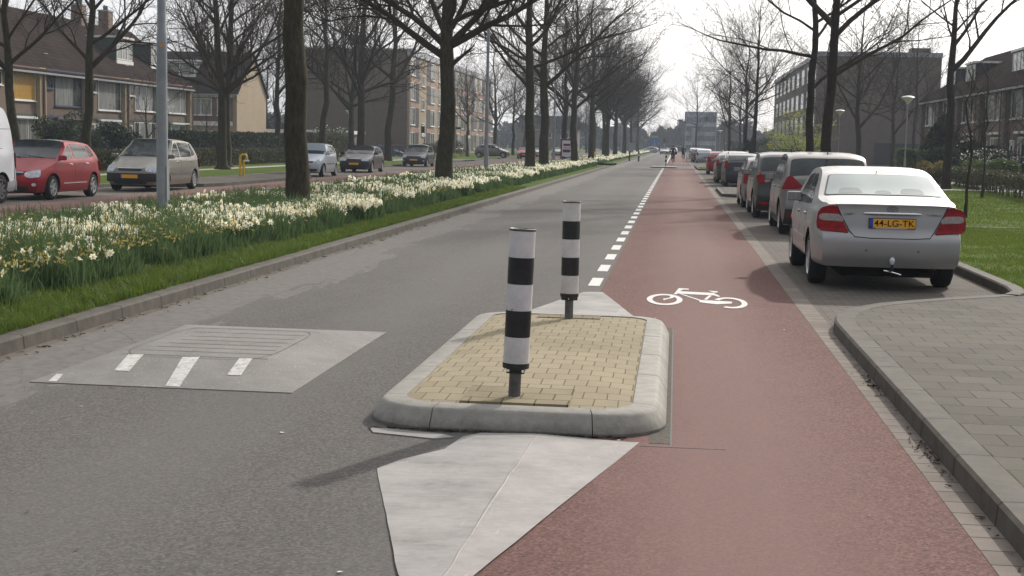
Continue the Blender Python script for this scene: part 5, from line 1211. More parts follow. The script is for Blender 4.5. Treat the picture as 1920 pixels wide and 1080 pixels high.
# ================================================================ CARS
def interp(pts, x):
    if x <= pts[0][0]: return pts[0][1]
    for (a, b), (c, d) in zip(pts[:-1], pts[1:]):
        if x <= c: return b+(d-b)*(x-a)/(c-a)
    return pts[-1][1]
def smooth_prof(pts, n=3):
    """Chaikin rounding of a profile given as (y, z) points"""
    for _ in range(n):
        q = [pts[0]]
        for a, b in zip(pts[:-1], pts[1:]): q += [(a[0]*.75+b[0]*.25, a[1]*.75+b[1]*.25), (a[0]*.25+b[0]*.75, a[1]*.25+b[1]*.75)]
        pts = q+[pts[-1]]
    return pts
class Car:
    """rear bumper at local y=0, nose at y=L, x across, wheels on z=0"""
    def __init__(s, L, W, top, rear, front, belt=.92, roofw=.72, zb=.20, wr=.31, ra=.95, fa=None, paint='paint_silver', wheelw=.2, crown=.05, beltw=.965, lo=False, track=None):
        s.L, s.W, s.zb, s.wr, s.ra = L, W, zb, wr, ra; s.fa = fa; s.belt, s.roofw, s.beltw = belt, roofw, beltw
        s.top = smooth_prof(top, 2); s.rearp, s.frontp = smooth_prof(rear, 1), smooth_prof(front, 1); s.paint = paint; s.crown = crown; s.lo = lo
        s.zr = max(z for y, z in top); s.wheelw = wheelw
    def hw(s, y, z):
        """half width at nominal station y and height z"""
        W = s.W/2; k = 1.0
        a = max(0, 1-y/.75); b = max(0, 1-(s.L-y)/1.0); k -= .10*a**2.2+.17*b**2.2
        if z < s.belt: v = interp([(s.zb, .94), (.34, .985), (.52, 1.0), (.72, .995), (s.belt, s.beltw)], z)
        else:
            t = (z-s.belt)/max(.01, s.zr-s.belt); v = s.beltw-.02*min(1, t*8)-(s.beltw-.02-s.roofw)*t**1.25
        return W*k*v
    def yr(s, x, z): w_ = s.W/2; return interp(s.rearp, z)+.13*min(1, abs(x)/w_)**3.2
    def yf(s, x, z): w_ = s.W/2; return s.L-interp(s.frontp, z)-.26*min(1, abs(x)/w_)**2.6
    def ztop(s, y, a=0): return interp(s.top, y)-s.crown*abs(a)**5.0*(1 if interp(s.top, y) > s.belt+.15 else .55)
    def P(s, x_or_a, yn, z, frac=True):
        """map: a in -1..1 across, nominal y, height z -> world point"""
        h = s.hw(yn, z); x = x_or_a*h if frac else x_or_a; t = yn/s.L; return (x, s.yr(x, z)*(1-t)+s.yf(x, z)*t+(yn-s.L*t), z) if False else (x, s.yr(x, z)*(1-t)**3+yn-(s.L-s.yf(x, z))*t**3, z)
    def body(s, par):
        NA, NZ = (10, 12) if s.lo else (16, 20); L = s.L
        ys = [0, .03, .08, .15, .25, .38]+[.5+(L-1.0)*k/(22 if s.lo else 40) for k in range((22 if s.lo else 40)+1)]+[L-.38, L-.25, L-.15, L-.08, L-.03, L]
        bm = bmesh.new()
        def V(a, y, q):
            zt = s.ztop(y, a); z = s.zb+(zt-s.zb)*q; return bm.verts.new(s.P(a, y, z))
        def grid(rows):
            for r1, r2 in zip(rows[:-1], rows[1:]):
                for i in range(len(r1)-1): bm.faces.new((r1[i], r1[i+1], r2[i+1], r2[i]))
        A = [-1+2*i/NA for i in range(NA+1)]; A = [math.copysign(abs(a)**.8, a) for a in A]; Q = [k/NZ for k in range(NZ+1)]
        grid([[V(-1, y, q) for q in Q] for y in ys]); grid([[V(1, y, q) for q in reversed(Q)] for y in ys])
        grid([[V(a, y, 1) for a in A] for y in ys]); grid([[V(a, y, 0) for a in reversed(A)] for y in ys])
        grid([[V(a, 0, q) for a in A] for q in Q]); grid([[V(a, L, q) for a in reversed(A)] for q in Q])
        bmesh.ops.remove_doubles(bm, verts=bm.verts[:], dist=.0008); bmesh.ops.recalc_face_normals(bm, faces=bm.faces[:])
        me = bpy.data.meshes.new('body'); bm.to_mesh(me); bm.free(); me.materials.append(M[s.paint]); me.materials.append(M['underbody'])
        o = bpy.data.objects.new('body', me); C.objects.link(o)
        # cut the wheel arches
        m = MB(); m.m(s.paint); k = m.m('underbody')
        for y in (s.ra, s.fa):
            for sx in (-1, 1):
                xa, xb = sorted((sx*(s.W/2-.34), sx*(s.W/2+.12))); m.lathe([(s.wr+.055, xa), (s.wr+.055, xb)], 28, 'underbody', 'X', c=(0, y, s.wr+.01))
        cm = m.mesh('c'); c = bpy.data.objects.new('c', cm); C.objects.link(c)
        bmm = bmesh.new(); bmm.from_mesh(cm); bmesh.ops.recalc_face_normals(bmm, faces=bmm.faces[:]); bmm.to_mesh(cm); bmm.free()
        md = o.modifiers.new('b', 'BOOLEAN'); md.operation = 'DIFFERENCE'; md.object = c; md.solver = 'EXACT'
        bpy.context.view_layer.update(); nm = bpy.data.meshes.new_from_object(o.evaluated_get(bpy.context.evaluated_depsgraph_get()))
        o.modifiers.clear(); o.data = nm; bpy.data.objects.remove(c)
        nm.polygons.foreach_set('use_smooth', [True]*len(nm.polygons)); nm.set_sharp_from_angle(angle=R(38)); o.parent = par; s.o = o; return o
    # ---- patches laid on the body. surf: 'L','R' side (u=y, v=z); 'B' rear, 'F' front (u=x, v=z); 'T' top (u=a*?, v=y)
    def pt(s, surf, u, v, off):
        def p(u, v):
            if surf in 'LR': sx = -1 if surf == 'L' else 1; return Vector(s.P(sx, u, v))
            if surf == 'B': return Vector(s.P(u, 0, v, False))
            if surf == 'F': return Vector(s.P(u, s.L, v, False))
            a = u/max(.1, s.hw(v, s.ztop(v))); z = s.ztop(v, min(1, abs(a))); return Vector(s.P(u, v, z, False))
        q = p(u, v); e = .01; du = p(u+e, v)-q; dv = p(u, v+e)-q; n = du.cross(dv)
        n = n.normalized() if n.length > 1e-9 else Vector((0, 0, 1))
        sg = {'L': lambda n: n.x < 0, 'R': lambda n: n.x > 0, 'B': lambda n: n.y < 0, 'F': lambda n: n.y > 0, 'T': lambda n: n.z > 0}[surf](n)
        return q+n*(off if sg else -off)
    def patch(s, surf, poly, name, mat, par=None, off=.004, rnd=1, nu=10, nv=10, th=0):
        for _ in range(rnd):
            q = []
            for a, b in zip(poly, poly[1:]+poly[:1]):
                d = math.hypot(a[0]-b[0], a[1]-b[1]); k = min(.3, .03/max(d, 1e-6)); q += [(a[0]*(1-k)+b[0]*k, a[1]*(1-k)+b[1]*k), (a[0]*k+b[0]*(1-k), a[1]*k+b[1]*(1-k))]
            poly = q
        vmin, vmax = min(p[1] for p in poly), max(p[1] for p in poly); ks = sorted(set([round(vmin+(vmax-vmin)*k/nv, 5) for k in range(nv+1)]+[round(p[1], 5) for p in poly]))
        rows = []
        for v in ks:
            vv = min(max(v, vmin+1e-4), vmax-1e-4); xs = []
            for a, b in zip(poly, poly[1:]+poly[:1]):
                if (a[1] <= vv) != (b[1] <= vv): xs.append(a[0]+(b[0]-a[0])*(vv-a[1])/(b[1]-a[1]))
            if len(xs) >= 2: rows.append((v, min(xs), max(xs)))
        vs = [tuple(s.pt(surf, x0+(x1-x0)*i/nu, v, off)) for v, x0, x1 in rows for i in range(nu+1)]; m_ = nu+1
        fs = [(j*m_+i, j*m_+i+1, (j+1)*m_+i+1, (j+1)*m_+i) for j in range(len(rows)-1) for i in range(nu)]
        # rim down to the body so the patch has thickness
        loop = [i for i in range(m_)]+[j*m_+nu for j in range(1, len(rows))]+[(len(rows)-1)*m_+i for i in range(nu-1, -1, -1)]+[j*m_ for j in range(len(rows)-2, 0, -1)]
        b = len(vs)
        def inner(idx): j, i = divmod(idx, m_); v, x0, x1 = rows[j]; return tuple(s.pt(surf, x0+(x1-x0)*i/nu, v, -.006))
        vs += [inner(i) for i in loop]; n = len(loop); fs += [(loop[k], loop[(k+1) % n], b+(k+1) % n, b+k) for k in range(n)]
        me = bpy.data.meshes.new(name); me.from_pydata(vs, [], fs); me.materials.append(M[mat]); me.update()
        me.polygons.foreach_set('use_smooth', [True]*len(fs)); me.set_sharp_from_angle(angle=R(40))
        bm = bmesh.new(); bm.from_mesh(me); bmesh.ops.recalc_face_normals(bm, faces=bm.faces[:]); bm.to_mesh(me); bm.free()
        o = bpy.data.objects.new(name, me); C.objects.link(o); o.parent = par or s.o; return o
    def wheels(s, par, spokes=5, rim='alloy'):
        for y in (s.ra, s.fa):
            for sx in (-1, 1):
                w_ = empty('wheel', (sx*(s.W/2-.125), y, s.wr)); w_.parent = par; h = s.wheelw/2; r = s.wr
                w_.rotation_euler = (0, 0, R(180) if sx > 0 else 0)
                MB().lathe([(r*.66, -h), (r*.80, -h-.004), (r*.95, -h+.015), (r, -h+.04), (r, h-.04), (r*.95, h-.01), (r*.66, h)], 36, 'rubber', 'X', cap=False).build('tyre', parent=w_, smooth=40)
                m = MB(); m.lathe([(r*.67, -h+.002), (r*.64, -h-.002), (r*.60, -h+.02), (r*.57, -h+.07), (0, -h+.075)], 32, rim, 'X', cap=False)
                o = m.build('rim', parent=w_, smooth=40); m = MB()
                m.lathe([(0, -h+.005), (r*.16, -h+.008), (r*.17, -h+.03)], 16, rim, 'X', cap=False)
                for k in range(spokes):
                    a = 2*math.pi*k/spokes+.3; ca, sa = math.cos(a), math.sin(a); da, ea = math.cos(a+1.5708), math.sin(a+1.5708)
                    vs = []
                    for rr_, ww, xx in ((r*.1, r*.11, -h+.012), (r*.62, r*.075, -h+.012)):
                        for q in (-1, 1): vs += [(xx, rr_*ca+q*ww*da, rr_*sa+q*ww*ea), (xx+.03, rr_*ca+q*ww*da, rr_*sa+q*ww*ea)]
                    m.add(vs, [(0, 2, 6, 4), (0, 4, 5, 1), (2, 3, 7, 6), (1, 5, 7, 3)], rim)
                m.build('spokes', parent=w_)
                MB().lathe([(r*.56, -h+.0745), (0, -h+.074)], 24, 'underbody', 'X', cap=False).build('brake_disc', parent=w_)
    def mirror(s, par, y, z, mat=None, glass='car_glass'):
        for sx in (-1, 1):
            x = sx*(s.hw(y, z)+.085); m = MB()
            o = MB().box(-.10, -.05, -.065, .10, .07, .065, mat or s.paint).build('mirror', parent=par, loc=(x, y, z+.05)); bevel(o, .03, 3)
            MB().box(-.088, -.054, -.052, .088, -.0505, .052, glass).build('mirror_glass', parent=o)
            MB().box(-.045, -.0, -.02, .045, .04, .02, 'black_plastic').build('mirror_foot', parent=par, loc=(x-sx*.10, y, z-.005))
    def plate(s, par, surf, x, z, txt, w_=.54, yoff=0, rear=True):
        sg = -1 if surf == 'B' else 1; p = s.pt(surf, x, z, .012)
        o = MB().box(-w_/2-.006, -.012, -.062, w_/2+.006, .012, .062, 'black_plastic').build('number_plate', parent=par, loc=tuple(p)); o.rotation_euler = (0, 0, 0 if sg < 0 else R(180))
        MB().box(-w_/2+.045, -.014, -.054, w_/2, -.0121, .054, 'plate_yellow').build('yellow_field', parent=o); MB().box(-w_/2, -.014, -.054, -w_/2+.0449, -.0121, .054, 'plate_blue').build('blue_band', parent=o)
        if txt: text(txt, .108, 'plate_lettering', 'black_ink', o, (.022, -.0145, -.002), sx=1.06)
        return o
def sides(c, par, win, pill='black_plastic', handles=(), glass='car_glass', strip=None):
    """win: list of side window polygons (y,z)"""
    for sd in 'LR':
        for w_ in win: c.patch(sd, w_, 'side_window', glass, par, .004, 1, 6, 6)
        for (y, z) in handles: c.patch(sd, [(y-.09, z-.018), (y+.09, z-.018), (y+.09, z+.018), (y-.09, z+.018)], 'door_handle', 'chrome' if c.paint == 'paint_red' else c.paint, par, .022, 1, 3, 2)
        if strip: c.patch(sd, [(strip[0], strip[2]), (strip[1], strip[2]), (strip[1], strip[3]), (strip[0], strip[3])], 'side_strip', strip[4], par, .012, 0, 12, 1)
def door_lines(c, par, ys, z0=.32, z1=None):
    for sd in 'LR':
        for y in ys: c.patch(sd, [(y-.004, z0), (y+.004, z0), (y+.004, z1 or c.belt-.02), (y-.004, z1 or c.belt-.02)], 'door_gap', 'underbody', par, .0015, 0, 1, 5)
def mirror_lr(poly): return [(-x, z) for x, z in poly][::-1]

G_P = 'cars parked nose-away in the right bays'; G_Q = 'cars parked along the service road'
# ---------------------------------------------------------------- silver sedan (hero)
t = empty('sedan', (2.60, 17.2, 0), 0, 'silver sedan with yellow 44-LG-TK plate and towing hook, nearest in the bays', 'car', G_P)
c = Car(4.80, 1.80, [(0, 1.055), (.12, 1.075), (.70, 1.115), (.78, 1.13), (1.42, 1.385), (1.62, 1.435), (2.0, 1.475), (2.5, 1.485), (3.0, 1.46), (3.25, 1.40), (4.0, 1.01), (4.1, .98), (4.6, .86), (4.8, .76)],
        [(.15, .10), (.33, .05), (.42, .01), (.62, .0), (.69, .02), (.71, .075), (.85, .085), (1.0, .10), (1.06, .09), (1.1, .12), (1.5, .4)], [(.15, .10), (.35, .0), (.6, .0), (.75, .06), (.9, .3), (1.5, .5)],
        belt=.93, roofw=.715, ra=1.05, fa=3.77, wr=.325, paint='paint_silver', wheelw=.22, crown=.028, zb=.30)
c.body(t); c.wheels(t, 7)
c.patch('T', [(-.735, .79), (.735, .79), (.625, 1.44), (-.625, 1.44)], 'rear_window', 'black_plastic', t, .004, 1, 14, 10)
rw = c.patch('T', [(-.71, .81), (.71, .81), (.605, 1.42), (-.605, 1.42)], 'rear_window', 'car_glass_pale', t, .007, 1, 14, 10)
for x0, x1, y1 in ((-.56, -.24, 1.0), (-.12, .12, .93), (.20, .52, 1.0)): c.patch('T', [(x0, .84), (x1, .84), (x1-.05, y1), (x0+.05, y1)], 'headrest', 'seat_shadow', rw, .0085, 2, 6, 4)
sides(c, t, [[(1.62, .99), (2.32, .98), (2.36, 1.36), (2.05, 1.385), (1.85, 1.36)], [(2.40, .98), (3.42, .965), (3.05, 1.345), (2.45, 1.38)], [(1.32, 1.0), (1.58, .99), (1.78, 1.33), (1.72, 1.32)]], handles=((1.75, .86), (2.75, .85)), strip=(1.45, 3.3, .50, .56, 'paint_silver'))
door_lines(c, t, (2.36, 3.5, 1.52))
tl = [(-.655, 1.035), (-.79, 1.02), (-.86, .965), (-.88, .80), (-.86, .725), (-.49, .70), (-.55, .80)]
for k, f in (('L', lambda p: p), ('R', mirror_lr)):
    q = c.patch('B', f(tl), 'tail_light', 'tail_red', t, .014, 1, 10, 10)
    c.patch('B', f([(-.60, .925), (-.83, .93), (-.855, .88), (-.82, .845), (-.55, .835)]), 'reversing_lens', 'tail_white', q, .018, 1, 8, 4)
# lid seam, bumper ledge seam
m = MB(); se = [(-.66, 1.045), (-.60, .92), (-.50, .735), (-.44, .665), (-.25, .652), (.25, .652), (.44, .665), (.50, .735), (.60, .92), (.66, 1.045)]
for off, nm, mt, rd in ((.001, 'lid_seam', 'underbody', .0055),):
    m.tube([c.pt('B', x, z, off) for x, z in se], rd, 5, mt); m.build(nm, parent=t)
MB().tube([c.pt('B', x*.1, 1.045, .004) for x in range(-6, 7)], .006, 5, 'paint_silver').build('spoiler_lip', parent=t)
m = MB(); m.tube([c.pt('B', -.335+.67*k/8, .945, .014) for k in range(9)], [.012]+[.020]*7+[.012], 8, 'chrome').build('chrome_bar', parent=t, smooth=60)
pl = c.plate(t, 'B', 0, .83, '44-LG-TK'); MB().box(-.19, -.0142, -.0615, .18, -.0122, -.056, 'poster_white').build('dealer_strip', parent=pl)
# oval emblem
m = MB()
def oval(m, cx, cz, rx, rz, w_, y, mat='emblem', n=24):
    vs = []
    for k in range(n):
        a = 2*math.pi*k/n
        for q in (1, -1): vs.append((cx+(rx+q*w_)*math.cos(a), y, cz+(rz+q*w_)*math.sin(a)))
    vs += [(x, yy+.006, z) for x, yy, z in vs]; fs = []
    for k in range(n):
        j = (k+1) % n; fs += [(2*k, 2*j, 2*j+1, 2*k+1), (2*k, 2*k+2*n, 2*j+2*n, 2*j), (2*k+1, 2*j+1, 2*j+1+2*n, 2*k+1+2*n)]
    m.add(vs, fs, mat)
ye = c.pt('B', 0, .995, 0).y-.010
oval(m, 0, .998, .060, .037, .006, ye); oval(m, 0, 1.012, .038, .013, .0045, ye-.001); oval(m, 0, .998, .015, .034, .0045, ye-.002); m.build('oval_emblem', parent=t)
o = text('CAMRY', .042, 'badge', 'emblem', t, (-.50, c.pt('B', -.5, .93, 0).y-.004, .93)); o = text('EXECUTIVE 2.4', .034, 'badge', 'emblem', t, (.47, c.pt('B', .47, .935, 0).y-.004, .935))
for x in (-.30, .31): c.patch('B', [(x-.014, .49), (x+.014, .49), (x+.014, .52), (x-.014, .52)], 'parking_sensor', 'paint_grey', t, .003, 2, 3, 3)
m = MB(); m.tube([(0, .25, .27), (0, -.02, .27), (0, -.06, .30), (0, -.06, .36)], .018, 8, 'black_plastic'); m.lathe([(0, .35), (.018, .35), (.031, .385), (.031, .41), (.018, .43), (0, .435)], 14, 'paint_white', c=(0, -.06, 0)); m.build('towing_hook', parent=t, smooth=60)
MB().tube([(-.09, -.03, .27), (.0, -.05, .255), (.11, -.04, .225)], .010, 6, 'chrome').build('hook_bracket', parent=t)
MB().lathe([(.030, -.02), (.030, .3), (.024, .3), (.024, -.02)], 14, 'post_grey', 'Y', c=(.52, .06, .265), cap=False).build('exhaust_pipe', parent=t, smooth=60)
MB().box(-.55, .3, .17, .55, 4.2, .26, 'underbody').build('underside', parent=t)
c.mirror(t, 2.98, .99, glass='window_curtain')
MB().tube([c.pt('T', 0, 1.55, 0), c.pt('T', 0, 1.5, .03)], .006, 6, 'black_plastic').build('antenna', parent=t)
sedan = t
# ---------------------------------------------------------------- hatch / crossover builder
def hatch(name, L, W, H, paint, label, x, y, rz=0, group=None, belt=.95, roofw=.72, wr=.31, rails=False, black_low=None, lights='rect', plate_txt=None, glass_rear='car_glass', face='rear', nose=.9, lo=True, ra=.8, fo=.85, spokes=5, spare=None, plate=True, win_t=None, hgt_rear=None, deck=None, front='normal', antenna=False, handles=True, rim='alloy', cls='car', strip=None):
    t = empty(name, (x, y, 0), rz, label, cls, group); hr = H-.10
    top = [(0, belt+.10), (.10, belt+.22), (.38, hr-.03), (.55, hr+.04), (1.2, H-.015), (1.9, H), (2.4, H-.015), (L-nose-1.0, H-.065), (L-nose+.02, belt+.06), (L-nose+.1, belt+.02), (L-.30, belt-.13), (L, belt-.24)]
    rear = [(.15, .10), (.32, .02), (.45, 0), (.62, .0), (.70, .05), (belt, .07), (belt+.1, .08), (H, .36)]; fr = [(.15, .10), (.3, .0), (.55, .0), (.66, .03), (.8, .12), (1.2, .4)]
    if deck: top = [(0, belt+.05), (.1, belt+.07), (deck, belt+.09), (deck+.7, H-.08), (deck+1.0, H-.03)]+top[4:]
    c = Car(L, W, top, rear, fr, belt=belt, roofw=roofw, ra=ra, fa=L-fo, wr=wr, paint=paint, lo=lo, crown=.05); c.body(t); c.wheels(t, spokes, rim)
    MB().box(-.5, .3, .16, .5, L-.6, .24, 'underbody').build('underside', parent=t)
    wb = belt+.06; b = L-nose
    if deck: sides(c, t, [[(deck+.75, wb), (L*.5-.05, wb), (L*.5-.05, H-.12), (deck+1.1, H-.14)], [(L*.5+.04, wb), (b-.18, wb-.01), (b-.95, H-.15), (L*.5+.04, H-.12)]], handles=((deck+1.0, belt-.08), (L*.5+.25, belt-.08)) if handles else (), strip=strip)
    else: sides(c, t, [[(.40, wb+.07), (.78, wb+.02), (.78, H-.14), (.56, H-.16)], [(.85, wb), (L*.5-.12, wb), (L*.5-.12, H-.11), (.85, H-.13)], [(L*.5-.03, wb), (b-.16, wb-.01), (b-.98, H-.15), (L*.5-.03, H-.11)]], handles=((1.05, belt-.07), (L*.5+.18, belt-.08)) if handles else (), strip=strip)
    rw_ = W/2*.80
    if not deck:
        c.patch('T', [(-rw_-.02, .075), (rw_+.02, .075), (W/2*roofw*.97, .40), (-W/2*roofw*.97, .40)], 'rear_window', glass_rear, t, .006, 1, 12, 8)
    else: c.patch('T', [(-rw_+.02, deck+.05), (rw_-.02, deck+.05), (W/2*roofw*.93, deck+.68), (-W/2*roofw*.93, deck+.68)], 'rear_window', glass_rear, t, .006, 1, 12, 8)
    if face == 'front' or lo is False:
        c.patch('T', [(-W/2*roofw*.93, L-nose-.99), (W/2*roofw*.93, L-nose-.99), (W/2*.86, L-nose-.02), (-W/2*.86, L-nose-.02)], 'windscreen', 'car_glass', t, .006, 1, 12, 10)
    for k, f in (('L', lambda p: p), ('R', mirror_lr)):
        w2 = W/2
        if lights == 'tri': p = [(-w2*.50, .93), (-w2*.99, .90), (-w2*.86, 1.16), (-w2*.78, 1.17)]
        elif lights == 'oval': p = [(-w2*.50, .97), (-w2*.62, .86), (-w2*.90, .85), (-w2*.94, 1.04), (-w2*.80, 1.07)]
        elif lights == 'drop': p = [(-w2*.70, .82), (-w2*.96, .80), (-w2*.93, 1.10), (-w2*.80, 1.12)]
        else: p = [(-w2*.66, .70), (-w2*.95, .69), (-w2*.93, .98), (-w2*.72, 1.0)]
        q = c.patch('B', f(p), 'tail_light', 'tail_red', t, .012, 1, 6, 6)
        if lights in ('tri', 'oval', 'drop'): c.patch(k, [(-.0, .90), (.22, .98), (.10, 1.14), (.0, 1.15)], 'tail_light', 'tail_red', t, .010, 1, 4, 4)
        if lights == 'oval': c.patch('B', f([(-w2*.52, .95), (-w2*.62, .88), (-w2*.72, .88), (-w2*.70, .97)]), 'reversing_lens', 'tail_white', q, .016, 1, 4, 4)
    if black_low:
        c.patch('B', [(-W/2*.93, .23), (W/2*.93, .23), (W/2*.90, black_low), (-W/2*.90, black_low)], 'lower_bumper', 'black_plastic', t, .006, 0, 14, 5)
        for f in (lambda p: p, mirror_lr): c.patch('B', f([(-W/2*.84, black_low-.17), (-W/2*.60, black_low-.17), (-W/2*.60, black_low-.09), (-W/2*.84, black_low-.09)]), 'reflector', 'tail_red', t, .012, 1, 4, 3)
        for sd in 'LR': c.patch(sd, [(ra+.45, .23), (L-fo-.45, .23), (L-fo-.45, .36), (ra+.45, .36)], 'sill_trim', 'black_plastic', t, .008, 0, 10, 2)
    if plate: c.plate(t, 'B', 0, .62 if black_low is None else .80, plate_txt if face != 'front' else None)
    if face == 'front':
        for f in (lambda p: p, mirror_lr):
            if front == 'round': p = [(-.42, .70), (-W/2*.88, .78), (-W/2*.90, .60), (-.58, .56), (-.44, .60)]
            elif front == 'slim': p = [(-.40, .70), (-W/2*.88, .71), (-W/2*.88, .60), (-.40, .60)]
            else: p = [(-.44, .72), (-W/2*.80, .80), (-W/2*.89, .66), (-W/2*.88, .57), (-.50, .60)]
            c.patch('F', f(p), 'headlight', 'head_glass', t, .012, 1, 8, 6)
        c.patch('F', [(-.36, .62), (.36, .62), (.38, .70), (-.38, .70)], 'grille', 'black_plastic', t, .008, 1, 8, 3)
        c.patch('F', [(-.40, .695), (.40, .695), (.40, .715), (-.40, .715)], 'grille_trim', 'chrome', t, .012, 0, 8, 1)
        c.patch('F', [(-.50, .24), (.50, .24), (.56, .36), (-.56, .36)], 'lower_intake', 'black_plastic', t, .006, 1, 8, 3)
        c.plate(t, 'F', 0, .46, plate_txt)
        if front in ('dark', 'slim'): c.patch('F', [(-W/2*.9, .30), (W/2*.9, .30), (W/2*.9, .55), (-W/2*.9, .55)], 'front_bumper', 'black_plastic', t, .005, 0, 14, 4)
        else:
            for f in (lambda p: p, mirror_lr): c.patch('F', f([(-.70, .36), (-.60, .36), (-.60, .44), (-.70, .44)]), 'fog_lamp', 'head_glass', t, .008, 2, 4, 4)
        m = MB()
        for x in (-.45, .15): m.tube([c.pt('T', x, b-.03, .012), c.pt('T', x+.45, b-.12, .014)], .008, 4, 'black_plastic')
        m.build('wipers', parent=t)
    else: MB().tube([c.pt('T', -.02, .14, .014), c.pt('T', .30, .17, .016)], .008, 4, 'black_plastic').build('wiper', parent=t)
    if rails:
        for sx in (-1, 1):
            x_ = sx*(W/2*roofw-.04); MB().tube([(x_, .55, H-.10), (x_, .65, H+.0), (x_, 1.3, H+.03), (x_, L-nose-1.25, H+.01), (x_, L-nose-1.15, H-.08)], .018, 6, 'chrome' if paint != 'paint_black' else 'galvanised').build('roof_rail', parent=t)
    if antenna: MB().tube([(0, .62, H-.05), (0, .50, H+.14)], [.012, .004], 5, 'black_plastic').build('antenna', parent=t)
    c.mirror(t, L-nose-.30, belt+.04, 'black_plastic' if paint in ('paint_black', 'paint_grey') else None, 'window_curtain'); door_lines(c, t, (L*.5-.08,))
    return t
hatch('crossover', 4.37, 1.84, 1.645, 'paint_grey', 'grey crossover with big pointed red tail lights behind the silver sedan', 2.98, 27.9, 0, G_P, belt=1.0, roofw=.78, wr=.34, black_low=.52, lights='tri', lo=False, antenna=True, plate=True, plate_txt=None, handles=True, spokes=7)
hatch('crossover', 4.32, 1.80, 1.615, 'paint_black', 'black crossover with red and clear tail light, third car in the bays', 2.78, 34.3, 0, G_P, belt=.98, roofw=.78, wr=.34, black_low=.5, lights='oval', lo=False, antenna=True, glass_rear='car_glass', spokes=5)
hatch('hatchback', 4.1, 1.72, 1.46, 'paint_grey', 'light grey hatchback mostly hidden beyond the black crossover', 2.72, 40.0, 0, G_P, roofw=.72)
hatch('estate_car', 4.3, 1.72, 1.46, 'paint_navy', 'dark navy estate with roof rails and tall red tail lights beyond the paved island', 2.92, 61.6, 0, G_P, roofw=.76, rails=True, lights='drop', lo=False)
hatch('hatchback', 4.2, 1.72, 1.43, 'paint_darkgreen', 'dark hatchback directly in front of the navy estate', 2.72, 67.2, 0, G_P, roofw=.74, lights='drop')
hatch('estate_car', 4.5, 1.75, 1.50, 'paint_silver', 'pale silver estate with roof rails between the dark hatchback and small red car', 3.05, 73.2, 0, G_P, roofw=.76, rails=True)
hatch('hatchback', 3.8, 1.64, 1.43, 'paint_red', 'small red hatchback last before the grass parking island', 2.74, 88.2, 0, G_P, roofw=.74, lights='drop', lo=False)
hs0 = hatch('estate_car', 4.4, 1.73, 1.48, 'paint_lightblue', 'pale silver-blue estate parked alone past the grass parking island', 2.95, 149, 0, G_P, roofw=.76, lights='drop', glass_rear='window_curtain')
hd0 = hatch('hatchback', 4.2, 1.74, 1.50, 'paint_navy', 'dark car parked just ahead of the pale silver-blue estate', 2.70, 155.5, 0, G_P, roofw=.74)
for x, y, lb, p in [(2.6, 162, 'second dark car ahead of the pale silver-blue estate', hd0), (2.9, 169, 'farther pale car in the right bays beyond the two dark ones', hs0), (2.8, 182, 'far dark car near the end of the right bays', hd0), (2.8, 215, 'tiny pale car at the end of the right bays', hs0), (2.9, 228, 'tiny dark car at the very end of the right bays', hd0)]:
    cc = copy_tree(p); place(cc, x, y, 0, 0, 1, lb)
# ---------------------------------------------------------------- service road cars, facing us (rz = 180): local y=0 rear is farther
def facing(x, nose_y, L): return (x, nose_y+L)
x, y = facing(-16.62, 33.65, 4.02)
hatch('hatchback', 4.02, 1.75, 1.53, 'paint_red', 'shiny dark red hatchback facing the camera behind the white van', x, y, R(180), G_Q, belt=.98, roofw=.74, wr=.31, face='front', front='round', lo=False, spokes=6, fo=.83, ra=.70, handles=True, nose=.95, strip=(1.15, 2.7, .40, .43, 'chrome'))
x, y = facing(-16.25, 40.7, 4.13)
hatch('people_carrier', 4.13, 1.72, 1.60, 'paint_beige', 'beige-grey people carrier with dark front bumper beside the thick lamp post', x, y, R(180), G_Q, belt=.97, roofw=.72, wr=.30, face='front', front='dark', lo=False, spokes=9, fo=.85, ra=.72, nose=.85, strip=(1.1, 2.9, .50, .56, 'paint_grey'))
x, y = facing(-16.35, 61.2, 3.42)
hatch('hatchback', 3.42, 1.5, 1.50, 'paint_lightblue', 'small pale silver hatchback half behind the straight mossy trunk', x, y, R(180), G_Q, belt=.95, roofw=.76, wr=.28, face='front', front='normal', lo=False, fo=.65, ra=.5, nose=.75, spokes=8, strip=(.9, 2.4, .55, .59, 'black_plastic'))
x, y = facing(-16.4, 71.0, 4.07)
hatch('hatchback', 4.07, 1.70, 1.40, 'paint_black', 'old black hatchback with slim headlights before the dark end wall', x, y, R(180), G_Q, belt=.90, roofw=.70, wr=.29, face='front', front='slim', lo=False, fo=.8, ra=.75, nose=1.05, spokes=8)
x, y = facing(-17.0, 90.8, 3.9)
hatch('hatchback', 3.9, 1.66, 1.45, 'paint_navy', 'dark hatchback half hidden by the thick forked trunk', x, y, R(180), G_Q, belt=.93, roofw=.74, wr=.29, face='front', front='normal', fo=.75, ra=.7, nose=.8)
x, y = facing(-15.95, 149, 4.1)
hatch('hatchback', 4.1, 1.72, 1.44, 'paint_red', 'bright red car facing the camera farther along the service road', x, y, R(180), G_Q, belt=.93, roofw=.72, face='front', fo=.8, ra=.75)
f1 = hatch('hatchback', 4.1, 1.72, 1.44, 'paint_silver', 'white-silver car on the service road right of the poster board', -14.9, 205, R(180), G_Q, belt=.93, roofw=.72, face='front', front='dark')
